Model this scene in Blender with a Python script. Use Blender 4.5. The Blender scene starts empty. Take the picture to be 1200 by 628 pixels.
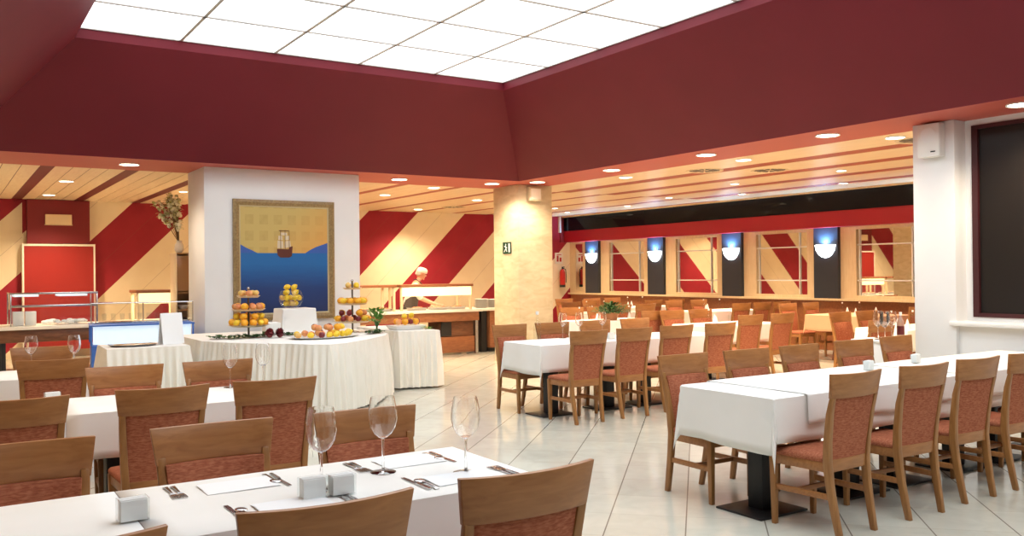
import bpy, bmesh, math, random
from mathutils import Vector, Matrix
random.seed(7)
PI = math.pi
sc = bpy.context.scene
COL = sc.collection
R = math.radians

# ------------------------------------------------------------------ helpers
class MB:
    def __init__(self): self.v = []; self.f = []; self.mi = []; self.m = 0
    def add(self, vs, fs):
        o = len(self.v); self.v += [tuple(p) for p in vs]
        self.f += [tuple(i + o for i in f) for f in fs]; self.mi += [self.m] * len(fs); return self
    def box(self, x0, x1, y0, y1, z0, z1):
        vs = [(x, y, z) for z in (z0, z1) for y in (y0, y1) for x in (x0, x1)]
        return self.add(vs, [(0, 2, 3, 1), (4, 5, 7, 6), (0, 1, 5, 4), (2, 6, 7, 3), (0, 4, 6, 2), (1, 3, 7, 5)])
    def cbox(self, c, s): return self.box(c[0]-s[0]/2, c[0]+s[0]/2, c[1]-s[1]/2, c[1]+s[1]/2, c[2]-s[2]/2, c[2]+s[2]/2)
    def hexa(self, bot, top): return self.add(list(bot) + list(top), [(3, 2, 1, 0), (4, 5, 6, 7), (0, 1, 5, 4), (1, 2, 6, 5), (2, 3, 7, 6), (3, 0, 4, 7)])
    def prism(self, poly, z0, z1):
        n = len(poly)
        vs = [(p[0], p[1], z0) for p in poly] + [(p[0], p[1], z1) for p in poly]
        fs = [tuple(range(n - 1, -1, -1)), tuple(range(n, 2 * n))] + [(i, (i + 1) % n, n + (i + 1) % n, n + i) for i in range(n)]
        return self.add(vs, fs)
    def prism_y(self, poly, y0, y1):      # polygon in x,z extruded along y
        n = len(poly)
        vs = [(p[0], y0, p[1]) for p in poly] + [(p[0], y1, p[1]) for p in poly]
        fs = [tuple(range(n)), tuple(range(2 * n - 1, n - 1, -1))] + [(i, n + i, n + (i + 1) % n, (i + 1) % n) for i in range(n)]
        return self.add(vs, fs)
    def sections(self, secs, cap=True, closed=False):
        n = len(secs[0]); vs = [p for s in secs for p in s]; fs = []
        m = len(secs)
        for i in range(m if closed else m - 1):
            a = i * n; b = ((i + 1) % m) * n
            for k in range(n): fs.append((a + k, a + (k + 1) % n, b + (k + 1) % n, b + k))
        if cap and not closed: fs += [tuple(range(n - 1, -1, -1)), tuple(range((m - 1) * n, m * n))]
        return self.add(vs, fs)
    def lathe(self, prof, c=(0, 0, 0), n=24):
        return self.sections([[(c[0] + r * math.cos(2*PI*k/n), c[1] + r * math.sin(2*PI*k/n), c[2] + z) for k in range(n)] for r, z in prof], cap=True)
    def tube(self, path, rad, n=8):
        path = [Vector(p) for p in path]; secs = []; up = Vector((0, 0, 1)); 
        if not hasattr(rad, '__len__'): rad = [rad] * len(path)
        for i, p in enumerate(path):
            t = (path[min(i + 1, len(path) - 1)] - path[max(i - 1, 0)]).normalized()
            u = up if abs(t.z) < .9 else Vector((1, 0, 0))
            a = t.cross(u).normalized(); b = t.cross(a).normalized()
            secs.append([p + (a * math.cos(2*PI*k/n) + b * math.sin(2*PI*k/n)) * rad[i] for k in range(n)])
        return self.sections(secs)
    def ball(self, c, r, n=16, m=10, s=(1, 1, 1)):
        vs = [(c[0], c[1], c[2] - r * s[2])]
        for j in range(1, m):
            t = -PI/2 + PI * j / m
            vs += [(c[0] + r*s[0]*math.cos(t)*math.cos(2*PI*k/n), c[1] + r*s[1]*math.cos(t)*math.sin(2*PI*k/n), c[2] + r*s[2]*math.sin(t)) for k in range(n)]
        vs.append((c[0], c[1], c[2] + r * s[2])); fs = []
        for k in range(n): fs.append((0, 1 + (k + 1) % n, 1 + k))
        for j in range(m - 2):
            a = 1 + j * n; b = a + n
            for k in range(n): fs.append((a + k, a + (k + 1) % n, b + (k + 1) % n, b + k))
        a = 1 + (m - 2) * n
        for k in range(n): fs.append((a + k, a + (k + 1) % n, len(vs) - 1))
        return self.add(vs, fs)
    def xf(self, M):
        self.v = [tuple(M @ Vector(p)) for p in self.v]; return self
    def build(self, name, mats, parent=None, loc=(0, 0, 0), bevel=0, seg=2, smooth=True, label=None):
        me = bpy.data.meshes.new(name); me.from_pydata(self.v, [], self.f)
        mats = mats if isinstance(mats, (list, tuple)) else [mats]
        for m in mats: me.materials.append(m)
        if len(mats) > 1: me.polygons.foreach_set('material_index', self.mi)
        bm = bmesh.new(); bm.from_mesh(me); bmesh.ops.recalc_face_normals(bm, faces=bm.faces)
        if bevel:
            es = [e for e in bm.edges if len(e.link_faces) == 2 and e.calc_face_angle(0) > R(40)]
            bmesh.ops.bevel(bm, geom=es, offset=bevel, segments=seg, affect='EDGES', profile=.5, clamp_overlap=True)
        bm.to_mesh(me); bm.free()
        if smooth:
            me.shade_smooth()
            me.set_sharp_from_angle(angle=R(38))
        o = bpy.data.objects.new(name, me); COL.objects.link(o); o.location = loc
        if parent: o.parent = parent
        if label: o['label'] = label
        return o

def tag(o, label, cat, group=None, kind=None):
    o['label'] = label; o['category'] = cat
    if group: o['group'] = group
    if kind: o['kind'] = kind
    return o
def thing(name, label, cat, loc=(0, 0, 0), rz=0, group=None):
    o = bpy.data.objects.new(name, None); o.empty_display_size = .1; COL.objects.link(o)
    o.location = loc; o.rotation_euler = (0, 0, rz)
    return tag(o, label, cat, group)
def struct(o, parent=None):
    o['kind'] = 'structure'
    return o
def dup(root, loc, rz=0, label=None, group=None, scale=None):
    def cp(o, par):
        c = o.copy(); COL.objects.link(c)
        if par: c.parent = par
        for ch in list(o.children): cp(ch, c)
        return c
    c = cp(root, None); c.location = loc; c.rotation_euler = (0, 0, rz)
    if scale: c.scale = (scale,) * 3 if not hasattr(scale, '__len__') else scale
    if label: c['label'] = label
    if group: c['group'] = group
    return c
class Proto:
    """first placement uses the object itself, later ones copies"""
    def __init__(self, root): self.root = root; self.used = False
    def put(self, loc, rz=0, label=None, group=None, scale=None):
        if not self.used:
            self.used = True; o = self.root; o.location = loc; o.rotation_euler = (0, 0, rz)
            if label: o['label'] = label
            if group: o['group'] = group
            if scale: o.scale = (scale,) * 3 if not hasattr(scale, '__len__') else scale
            return o
        s = scale or 1
        return dup(self.root, loc, rz, label, group, s)

# ------------------------------------------------------------------ materials
def mat(name, col, rough=.5, metal=0, spec=.5, emit=None, es=0, trans=0, ior=1.45, coat=0):
    m = bpy.data.materials.new(name); m.use_nodes = True
    b = m.node_tree.nodes['Principled BSDF']
    b.inputs['Base Color'].default_value = (*col, 1); b.inputs['Roughness'].default_value = rough
    b.inputs['Metallic'].default_value = metal; b.inputs['Specular IOR Level'].default_value = spec
    b.inputs['Transmission Weight'].default_value = trans; b.inputs['IOR'].default_value = ior
    b.inputs['Coat Weight'].default_value = coat
    if emit: b.inputs['Emission Color'].default_value = (*emit, 1); b.inputs['Emission Strength'].default_value = es
    return m
class NT:
    def __init__(self, m): self.t = m.node_tree; self.b = self.t.nodes['Principled BSDF']
    def n(self, kind, **kw):
        x = self.t.nodes.new(kind)
        for k, v in kw.items():
            if k.startswith('i_'): x.inputs[k[2:].replace('_', ' ')].default_value = v
            else: setattr(x, k, v)
        return x
    def l(self, a, b): self.t.links.new(a, b)
    def coord(self, scale=(1, 1, 1), rot=(0, 0, 0), kind='Object'):
        c = self.n('ShaderNodeTexCoord'); mp = self.n('ShaderNodeMapping')
        mp.inputs['Scale'].default_value = scale; mp.inputs['Rotation'].default_value = rot
        self.l(c.outputs[kind], mp.inputs[0]); return mp.outputs[0]
    def math(self, op, a, b=None, c=None):
        x = self.n('ShaderNodeMath', operation=op)
        for i, v in enumerate((a, b, c)):
            if v is None: continue
            if hasattr(v, 'links'): self.l(v, x.inputs[i])
            else: x.inputs[i].default_value = v
        return x.outputs[0]
    def mix(self, f, a, b):
        x = self.n('ShaderNodeMix', data_type='RGBA')
        for v, k in ((f, 0), (a, 6), (b, 7)):
            if hasattr(v, 'links'): self.l(v, x.inputs[k])
            else: x.inputs[k].default_value = v if k == 0 else (*v, 1)
        return x.outputs[2]
    def ramp(self, f, stops):
        x = self.n('ShaderNodeValToRGB'); e = x.color_ramp.elements
        for i, (p, c) in enumerate(stops):
            q = e[i] if i < 2 else e.new(p)
            q.position = p; q.color = (*c, 1)
        self.l(f, x.inputs[0]); return x.outputs[0]
    def base(self, s): self.l(s, self.b.inputs['Base Color'])
    def bump(self, h, d=.002, s=.5):
        x = self.n('ShaderNodeBump'); x.inputs['Strength'].default_value = s; x.inputs['Distance'].default_value = d
        self.l(h, x.inputs['Height']); self.l(x.outputs[0], self.b.inputs['Normal'])

def noisy(name, c1, c2, scale=(1, 1, 1), ns=5, rough=.5, detail=4, dist=0, bump=0, spec=.5, lo=.3, hi=.7, coat=0):
    m = mat(name, c1, rough, spec=spec, coat=coat); t = NT(m)
    n = t.n('ShaderNodeTexNoise'); n.inputs['Scale'].default_value = ns; n.inputs['Detail'].default_value = detail
    n.inputs['Distortion'].default_value = dist
    t.l(t.coord(scale), n.inputs['Vector'])
    t.base(t.ramp(n.outputs[0], [(lo, c1), (hi, c2)]))
    if bump: t.bump(n.outputs[0], bump)
    return m

M = {}
M['wood'] = noisy('honey wood', (.28, .113, .035), (.385, .168, .056), (1.2, 9, 9), 5, .34, 4, .6, spec=.5)
M['woodv'] = noisy('honey wood upright', (.255, .108, .031), (.35, .163, .05), (9, 9, 1.2), 5, .34, 4, .6)
M['fabric'] = noisy('rust fabric', (.27, .075, .036), (.43, .155, .082), (6, 20, 26), 6, .85, 5, .4, bump=.002, spec=.2, lo=.35, hi=.68)
M['cloth'] = noisy('white table linen', (.80, .785, .75), (.84, .825, .80), (1, 1, 1), 3, .8, 3, spec=.2)
M['paper'] = mat('white paper', (.86, .87, .88), .7)
M['skirt'] = noisy('cream skirting cloth', (.80, .77, .69), (.84, .81, .74), (2, 2, 1), 3, .8, 3, spec=.2)
M['black'] = mat('black metal', (.012, .012, .013), .45)
M['steel'] = mat('steel', (.55, .55, .56), .22, 1)
M['cutlery'] = mat('polished cutlery', (.5, .49, .48), .15, 1)
M['white'] = noisy('white plaster', (.76, .765, .77), (.80, .80, .80), (1, 1, 1), 2, .7, 2, spec=.25)
M['whitep'] = mat('white lacquer', (.78, .78, .76), .4)
M['maroon'] = noisy('maroon paint', (.126, .0085, .0165), (.139, .0098, .019), (1, 1, 1), 1.5, .55, 2, spec=.25)
M['soffit'] = mat('maroon paint lit from below', (.45, .095, .07), .5, spec=.3)  # same maroon paint, with light bounced off the floor put into the colour
M['redpanel'] = mat('bright red panel', (.31, .019, .015), .45)
M['redbeam'] = mat('red beam', (.34, .010, .022), .4)
M['darkred'] = mat('dark red board', (.20, .012, .018), .5)
M['glass'] = mat('clear glass', (1, 1, 1), 0, trans=1, ior=1.45)
M['darkwood'] = noisy('dark walnut', (.12, .045, .02), (.19, .075, .033), (2, 2, 10), 4, .4, 3, .5)
M['counterwood'] = noisy('red brown counter wood', (.24, .085, .035), (.33, .13, .055), (2, 9, 9), 4, .35, 3, .5)
M['frame'] = noisy('pale wood frame', (.70, .54, .33), (.78, .63, .42), (9, 9, 1), 4, .4, 3, .3)
M['cream'] = mat('cream counter stone', (.84, .78, .68), .3)
M['stone'] = noisy('travertine', (.54, .44, .28), (.68, .59, .42), (1, 1, 2.5), 3.5, .55, 6, .8, spec=.3)
M['gold'] = noisy('bronze gilt frame', (.23, .145, .06), (.36, .25, .11), (6, 6, 6), 6, .42, 3, spec=.5)
M['pil'] = mat('charcoal pilaster', (.028, .035, .05), .38)
M['darkglass'] = mat('night glass', (.006, .007, .010), .05, spec=.2)
M['nightpane'] = mat('dark window pane', (.018, .015, .014), .2, spec=.4)
M['mirror'] = mat('mirror', (.93, .90, .84), .015, 1)
M['leaf'] = noisy('leaf green', (.012, .055, .012), (.05, .15, .03), (1, 1, 1), 18, .45, 2)
M['leafl'] = noisy('light leaf green', (.08, .24, .03), (.2, .42, .07), (1, 1, 1), 18, .45, 2)
M['orange'] = noisy('orange peel', (.80, .32, .015), (.88, .46, .03), (1, 1, 1), 12, .4, 2, bump=.001)
M['lemon'] = noisy('lemon peel', (.80, .50, .02), (.86, .62, .05), (1, 1, 1), 12, .4, 2, bump=.001)
M['peach'] = noisy('peach skin', (.62, .17, .07), (.80, .42, .16), (1, 1, 1), 7, .55, 2)
M['plum'] = noisy('plum skin', (.13, .012, .02), (.25, .03, .035), (1, 1, 1), 7, .35, 2)
M['apple'] = noisy('yellow apple skin', (.70, .50, .14), (.78, .40, .13), (1, 1, 1), 6, .35, 2)
M['skin'] = mat('skin', (.62, .33, .22), .5)
M['shirt'] = mat('pale cotton', (.72, .66, .60), .8)
M['apron'] = mat('dark apron', (.07, .05, .05), .8)
M['hatm'] = mat('white cap', (.80, .74, .68), .8)
M['trouser'] = mat('dark trousers', (.03, .03, .035), .8)
M['ext'] = mat('extinguisher red', (.5, .02, .015), .3)
M['terracotta'] = mat('terracotta pot', (.45, .2, .09), .7)
M['flower'] = mat('blossom', (.85, .80, .60), .6)
M['twig'] = mat('twig', (.2, .12, .05), .7)
M['blue'] = mat('blue enamel', (.05, .16, .55), .35)
M['board'] = mat('brown lacquer', (.30, .15, .06), .25)
def emis(name, col, s):
    m = mat(name, col, .5, emit=col, es=s); return m
M['sky'] = emis('luminous panel', (.88, .95, 1.0), 1.5)
M['lamp'] = emis('downlight lens', (1, .86, .62), 9)
M['bowl'] = emis('opal bowl', (.92, .96, 1.0), 5)
M['heat'] = emis('heat lamp glass', (1, .84, .48), .62)
M['cool'] = emis('cold display light', (.72, .87, 1.0), .42)
M['exitlit'] = mat('cream sign face', (.80, .62, .40), .5)

# thin pane: clear sheet with a fresnel reflection
m = bpy.data.materials.new('thin pane'); m.use_nodes = True; t = m.node_tree
for n in list(t.nodes):
    if n.type != 'OUTPUT_MATERIAL': t.nodes.remove(n)
tr = t.nodes.new('ShaderNodeBsdfTransparent'); tr.inputs[0].default_value = (.97, .98, .98, 1)
gl = t.nodes.new('ShaderNodeBsdfGlossy'); gl.inputs['Roughness'].default_value = .02
fr = t.nodes.new('ShaderNodeFresnel'); mx = t.nodes.new('ShaderNodeMixShader')
ge = t.nodes.new('ShaderNodeNewGeometry'); ma = t.nodes.new('ShaderNodeMath'); ma.operation = 'MULTIPLY'; mb_ = t.nodes.new('ShaderNodeMath'); mb_.operation = 'SUBTRACT'; mb_.inputs[0].default_value = 1
t.links.new(ge.outputs['Backfacing'], mb_.inputs[1]); t.links.new(fr.outputs[0], ma.inputs[0]); t.links.new(mb_.outputs[0], ma.inputs[1]); t.links.new(ma.outputs[0], mx.inputs[0]); t.links.new(tr.outputs[0], mx.inputs[1]); t.links.new(gl.outputs[0], mx.inputs[2])
t.links.new(mx.outputs[0], t.nodes['Material Output'].inputs[0]); M['pane'] = m

# floor: polished tiles laid at 45 degrees, .475 m pitch
m = mat('polished floor tile', (.6, .56, .5), .12, spec=.55); t = NT(m); M['floor'] = m
c = t.n('ShaderNodeTexCoord'); sp = t.n('ShaderNodeSeparateXYZ'); t.l(c.outputs['Object'], sp.inputs[0])
x, y = sp.outputs[0], sp.outputs[1]; s2 = 2 ** -.5; P_ = .475
u = t.math('DIVIDE', t.math('ADD', t.math('MULTIPLY', t.math('SUBTRACT', x, y), s2), .09), P_)
v = t.math('DIVIDE', t.math('ADD', t.math('MULTIPLY', t.math('ADD', x, y), s2), .05), P_)
def line(w, hw): return t.math('LESS_THAN', t.math('ABSOLUTE', t.math('SUBTRACT', t.math('FRACT', t.math('ADD', w, .5)), .5)), hw)
gu, gv = line(u, .009), line(v, .005)
cell = t.n('ShaderNodeTexWhiteNoise', noise_dimensions='2D'); cm = t.n('ShaderNodeCombineXYZ')
t.l(t.math('ROUND', t.math('ADD', u, .5)), cm.inputs[0]); t.l(t.math('ROUND', t.math('ADD', v, .5)), cm.inputs[1]); t.l(cm.outputs[0], cell.inputs['Vector'])
nz = t.n('ShaderNodeTexNoise'); nz.inputs['Scale'].default_value = 5; nz.inputs['Detail'].default_value = 6; nz.inputs['Distortion'].default_value = 1
t.l(t.coord((1, 1, 1)), nz.inputs['Vector'])
tone = t.math('ADD', t.math('MULTIPLY', cell.outputs[0], .3), t.math('MULTIPLY', nz.outputs[0], .8))
cc = t.ramp(tone, [(.2, (.50, .49, .42)), (.85, (.62, .61, .53))])
cc = t.mix(t.math('MULTIPLY', gv, .35), cc, (.25, .22, .18)); cc = t.mix(t.math('MULTIPLY', gu, .85), cc, (.17, .145, .12)); t.base(cc)
t.l(t.math('ADD', t.math('MULTIPLY', nz.outputs[0], .10), .07), t.b.inputs['Roughness'])

def stripes(name, off):
    m = mat(name, (.8, .7, .5), .5, spec=.3); t = NT(m)
    c = t.n('ShaderNodeTexCoord'); sp = t.n('ShaderNodeSeparateXYZ'); t.l(c.outputs['Object'], sp.inputs[0])
    u = t.math('DIVIDE', t.math('ADD', t.math('SUBTRACT', sp.outputs[0], sp.outputs[2]), -off), 1.3)
    par = t.math('LESS_THAN', t.math('FRACT', t.math('MULTIPLY', u, .5)), .496)
    seam = t.math('LESS_THAN', t.math('ABSOLUTE', t.math('SUBTRACT', t.math('FRACT', u), .5)), .004)
    n = t.n('ShaderNodeTexNoise'); n.inputs['Scale'].default_value = 3; t.l(t.coord(), n.inputs['Vector'])
    cr = t.ramp(n.outputs[0], [(.3, (.82, .68, .48)), (.7, (.86, .73, .53))])
    rd = t.ramp(n.outputs[0], [(.3, (.30, .017, .032)), (.7, (.34, .021, .037))])
    k = t.mix(par, cr, rd); k = t.mix(t.math('MULTIPLY', seam, .45), k, (.22, .08, .05)); t.base(k); return m
M['stripe'] = stripes('diagonal red and cream boards', 5.42)
M['stripe2'] = stripes('diagonal red and cream boards lower run', -.38)

# pale slat ceiling boards
m = noisy('pale ceiling board', (.78, .59, .36), (.86, .69, .45), (9, .8, 1), 3, .35, 4, .5, spec=.45); M['slat'] = m
# skirt pleat folds are geometry; painting canvas
m = mat('painted canvas', (.5, .4, .1), .5); t = NT(m); M['canvas'] = m
c = t.n('ShaderNodeTexCoord'); sp = t.n('ShaderNodeSeparateXYZ'); t.l(c.outputs['Object'], sp.inputs[0])
X_, Z_ = sp.outputs[0], sp.outputs[2]
def blob(w, p): return t.math('ABSOLUTE', t.math('SUBTRACT', t.math('FRACT', t.math('DIVIDE', w, p)), .5))
sq = t.math('LESS_THAN', t.math('MAXIMUM', blob(X_, .205), blob(Z_, .23)), .3)
nz = t.n('ShaderNodeTexNoise'); nz.inputs['Scale'].default_value = 14; t.l(t.coord(), nz.inputs['Vector'])
sky = t.mix(t.math('MULTIPLY', t.math('MULTIPLY', sq, nz.outputs[0]), .75), (.52, .38, .12), (.40, .28, .07))
warm = t.math('MULTIPLY', t.math('MULTIPLY', t.math('ADD', t.math('SUBTRACT', X_, Z_), .55), .75), 1.0)
warm = t.math('MINIMUM', t.math('MAXIMUM', warm, 0), .8)
sky = t.mix(warm, sky, (.66, .30, .06))
nv = t.n('ShaderNodeTexNoise'); nv.inputs['Scale'].default_value = 3; nv.inputs['Detail'].default_value = 5; t.l(t.coord((1, 1, 9)), nv.inputs['Vector'])
dep = t.math('ADD', t.math('MULTIPLY', Z_, 1.15), t.math('MULTIPLY', nv.outputs[0], .12))
sea = t.ramp(t.math('ADD', dep, 1.0), [(.05, (.006, .016, .075)), (.6, (.006, .035, .16)), (1.0, (.008, .12, .36))])
t.base(t.mix(t.math('LESS_THAN', Z_, .10), sky, sea))

# ------------------------------------------------------------------ dimensions
ZT, S = .78, 3.05            # table top, soffit
CX, CY = 7.95, 12.0          # inner lower edge of the light well
SKX, SKY, ZS, TL = 6.85, 10.73, 4.316, 1.12
SX0, SY0 = SKX - 5 * TL, SKY - 12 * TL
LX0, LY0 = SX0 - 1.1, SY0 - 1.27
OX0, OY0, OX1, OY1 = LX0 - .9, LY0 - .9, 8.85, 13.3

# ------------------------------------------------------------------ room shell
struct(MB().box(-6, 14.6, -7, 19.4, -.1, 0).build('floor', M['floor'], smooth=False))
struct(MB().box(-6.2, -6, -7, 19.4, 0, 4.6).build('wall_left', M['white'], smooth=False))
struct(MB().box(-6, 14.6, -7.2, -7, 0, 4.6).build('wall_back', M['white'], smooth=False))
struct(MB().box(1.30, 14.6, 19.2, 19.4, 0, 3.3).build('wall_far', M['stripe'], smooth=False))
struct(MB().box(-6, 1.30, 19.2, 19.4, 0, 3.3).build('wall_far', M['stripe2'], smooth=False))
struct(MB().box(8.85, 14.6, 4.7, 4.97, 0, 3.3).build('wall_partition', M['white'], smooth=False))
# right wall below the dark window, its sill, the wall above it
w = MB().box(8.6, 8.85, -7, 4.97, 0, .98)
w.box(8.75, 8.85, -7, 4.97, .98, 1.06).box(8.75, 8.85, -7, 4.97, 2.99, S)
w.box(8.75, 8.85, 4.9, 4.97, 1.06, 2.99); w.box(8.75, 8.85, -7, 1.2, 1.06, 2.99)
struct(w.build('wall_right', M['white'], smooth=False))
struct(MB().box(8.50, 8.78, -7, 5.02, .975, 1.02).build('trim_1', M['whitep'], bevel=.01))
win = bpy.data.objects.new('window_1', None); COL.objects.link(win); struct(win)
fr_ = MB()
for a in ((4.84, 4.9, 1.06, 2.99), (1.2, 1.26, 1.06, 2.99), (1.26, 4.84, 1.06, 1.10), (1.26, 4.84, 2.95, 2.99), (3.02, 3.08, 1.10, 2.95)):
    fr_.box(8.735, 8.80, a[0], a[1], a[2], a[3])
fr_.build('window_frame', mat('dark maroon frame', (.05, .008, .010), .45), win, smooth=False)
MB().box(8.77, 8.785, 1.26, 4.84, 1.10, 2.95).build('glass_pane', M['nightpane'], win, smooth=False)
# pillars
struct(MB().box(8.55, 8.9, 4.97, 5.42, 0, S).build('white_pillar', M['white'], bevel=.008))
struct(MB().box(3.02, 5.30, 12.37, 13.3, 0, S).build('white_pillar', M['white'], bevel=.008))
struct(MB().box(8.2, 8.9, 12.4, 13.2, 0, S).build('stone_pillar', M['stone'], bevel=.006))

# ceiling: soffit ring, sloped cove, luminous grid, slatted boards
def ring(x0, x1, y0, y1, X0, X1, Y0, Y1, z0, z1):
    b = MB(); b.box(X0, X1, Y0, y0, z0, z1).box(X0, X1, y1, Y1, z0, z1).box(X0, x0, y0, y1, z0, z1).box(x1, X1, y0, y1, z0, z1); return b
sofr = ring(LX0, CX, LY0, CY, OX0, OX1, OY0, OY1, S, S + .1)
struct(sofr.build('ceiling_soffit', M['soffit'], smooth=False))
b = MB()
lo = [(LX0, LY0, S + .002), (CX, LY0, S + .002), (CX, CY, S + .002), (LX0, CY, S + .002)]
hi = [(SX0, SY0, ZS - .12), (SKX, SY0, ZS - .12), (SKX, SKY, ZS - .12), (SX0, SKY, ZS - .12)]
hi2 = [(p[0], p[1], ZS + .05) for p in hi]
lo2 = [(p[0], p[1], S + .30) for p in lo]
b.add(lo + hi + hi2, [(i, (i + 1) % 4, 4 + (i + 1) % 4, 4 + i) for i in range(4)] + [(4 + i, 4 + (i + 1) % 4, 8 + (i + 1) % 4, 8 + i) for i in range(4)])
struct(b.build('ceiling_cove', M['maroon'], smooth=False))
struct(MB().box(SX0 - .1, SKX + .1, SY0 - .1, SKY + .1, ZS + .05, ZS + .1).build('ceiling_lid', M['white'], smooth=False))
b = MB()
for i in range(6): b.box(SX0 + i*TL - .018, SX0 + i*TL + .018, SY0, SKY, ZS - .012, ZS + .02)
for j in range(13): b.box(SX0, SKX, SY0 + j*TL - .018, SY0 + j*TL + .018, ZS - .012, ZS + .02)
M['grid'] = mat('grid bar', (.45, .42, .40), .5)
struct(b.build('ceiling_grid', M['grid'], smooth=False))
pp = Proto(tag(MB().box(-TL/2 + .018, TL/2 - .018, -TL/2 + .018, TL/2 - .018, 0, .012).build('ceiling_light_panel', M['sky'], smooth=False),
               'square white glowing panel of the skylight grid', 'ceiling light'))
for i in range(5):
    for j in range(12):  # rows behind the camera are added to light the chair faces turned this way
        pp.put((SX0 + (i + .5)*TL, SY0 + (j + .5)*TL, ZS), group='glowing panels of the skylight grid')
b = MB()
def boards(b, x0, x1, y0, y1, period=1.06, x_ref=1.30):
    k0 = math.floor((x0 - x_ref) / period) - 1; k = k0
    while x_ref + k * period < x1:
        base = x_ref + k * period
        for q in range(4):
            a, c_ = base + q * .222, base + q * .222 + .212
            a, c_ = max(a, x0), min(c_, x1)
            if c_ - a > .01: b.box(a, c_, y0, y1, S, S + .006)
        k += 1
boards(b, -6, 14.12, OY1, 19.2); boards(b, OX1, 14.12, 4.97, OY1, .30, 8.86) if False else None
def wide(b, x0, x1, y0, y1, pitch, gap):
    x = x0
    while x < x1 - .02:
        b.box(x, min(x + pitch - gap, x1), y0, y1, S, S + .006); x += pitch
wide(b, OX1 + .01, 14.12, 4.97, OY1, 1.10, .32)
boards(b, -6, OX0, -7, OY1)
b.box(OX0, OX1, -7, OY0, S, S + .03)
struct(b.build('ceiling', M['slat'], smooth=False))
b = MB().box(4, 14.6, OY1, 19.2, S + .004, S + .03).box(OX1, 14.6, -7, OY1, S + .004, S + .03)
M['lit_board'] = mat('red ceiling board lit tone', (.36, .07, .028), .5)  # one red backing: lit tone painted here, shaded tone in the next piece
struct(MB().box(-6, 4, OY1, 19.2, S + .004, S + .03).box(-6, OX0, -7, OY1, S + .004, S + .03).build('ceiling_backing', mat('red ceiling board shaded tone', (.13, .012, .012), .5), smooth=False))
struct(b.build('ceiling_backing', M['lit_board'], smooth=False))
struct(MB().box(14.06, 14.12, 4.97, 19.2, S - .025, S + .03).build('trim_2', M['frame'], smooth=False))

# mirrored window wall
struct(MB().box(14.45, 14.6, 4.97, 19.2, 0, S + .1).build('wall_right', M['frame'], smooth=False))
struct(MB().box(14.12, 14.2, 4.97, 19.15, 2.66, S - .025).build('window_2', M['darkglass'], smooth=False))
struct(MB().box(14.14, 14.45, 4.97, 19.15, 2.36, 2.66).build('trim_3', M['redbeam'], smooth=False))
struct(MB().box(14.25, 14.45, 4.97, 19.15, .96, 1.0).build('trim_4', M['frame'], smooth=False))
struct(MB().box(14.34, 14.45, 4.97, 19.15, 0, .96).build('trim_5', M['counterwood'], smooth=False))
PY = [18.14, 15.70, 13.29, 10.885, 8.45, 6.0]
for k, py in enumerate(PY):
    struct(MB().box(14.28, 14.45, py - .275, py + .275, 1.0, 2.36).build('trim_%d' % (6 + k), M['pil'], smooth=False))
    y1 = py - .275; y0 = (PY[k + 1] + .275) if k + 1 < len(PY) else 4.97
    wn = bpy.data.objects.new('window_%d' % (3 + k), None); COL.objects.link(wn); struct(wn)
    f = MB().box(14.36, 14.45, y1 - .34, y1, 1.0, 2.36).box(14.36, 14.45, y0, y0 + .22, 1.0, 2.36)
    f.box(14.36, 14.45, y0 + .22, y1 - .34, 2.30, 2.36).box(14.36, 14.45, y0 + .22, y1 - .34, 1.0, 1.06)
    f.build('window_frame', M['frame'], wn, smooth=False)
    MB().box(14.42, 14.44, y0 + .22, y1 - .34, 1.06, 2.30).build('mirror_glass', M['mirror'], wn, smooth=False)
    f = MB().box(14.395, 14.42, y1 - .40, y1 - .375, 1.06, 2.30).box(14.395, 14.42, y0 + .42, y0 + .445, 1.06, 2.30)
    f.box(14.395, 14.42, y0 + .22, y1 - .34, 2.0, 2.025).box(14.395, 14.42, y0 + .22, y1 - .34, 1.33, 1.355)
    f.build('muntin', M['whitep'], wn, smooth=False)
struct(MB().box(14.36, 14.45, 18.42, 19.2, 1.0, 2.36).build('trim_20', M['frame'], smooth=False))
wn = bpy.data.objects.new('window_9', None); COL.objects.link(wn); struct(wn)
MB().box(14.35, 14.36, 18.62, 18.92, 1.06, 2.30).build('mirror_glass', M['mirror'], wn, smooth=False)
struct(MB().box(13.98, 14.02, 19.12, 19.2, 2.62, S).build('trim_21', M['whitep'], smooth=False))
struct(MB().box(14.02, 14.45, 19.15, 19.2, 2.36, S).build('trim_22', M['darkred'], smooth=False))
# sconces
sco = thing('wall_sconce', 'x', 'wall lamp')
n = 24
prof = [(.004, -.25), (.08, -.235), (.15, -.185), (.205, -.105), (.23, 0), (.218, 0), (.19, -.10), (.13, -.175), (.06, -.22), (.004, -.235)]
MB().sections([[(-.5 * r * math.sin(PI*k/n), r * math.cos(PI*k/n), z) for k in range(n + 1)] for r, z in prof], cap=False).build('lamp_bowl', M['bowl'], sco)
MB().cbox((-.01, 0, -.03), (.02, .40, .03)).build('bracket', M['steel'], sco, bevel=.005)
lt = bpy.data.lights.new('sconce_glow', 'SPOT'); lt.energy = 60; lt.color = (.25, .55, 1.0); lt.shadow_soft_size = .05; lt.spot_size = R(150); lt.spot_blend = .6
lo_ = bpy.data.objects.new('sconce_glow', lt); COL.objects.link(lo_); lo_.parent = sco; lo_.location = (-.06, 0, .0); lo_.rotation_euler = (R(180), 0, 0)
ps = Proto(sco)
LAB = ['first one beside the fire extinguisher', 'second along from the fire extinguisher', 'third along from the fire extinguisher', 'fourth along from the fire extinguisher',
       'fifth along from the fire extinguisher', 'sixth along from the fire extinguisher']
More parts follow.
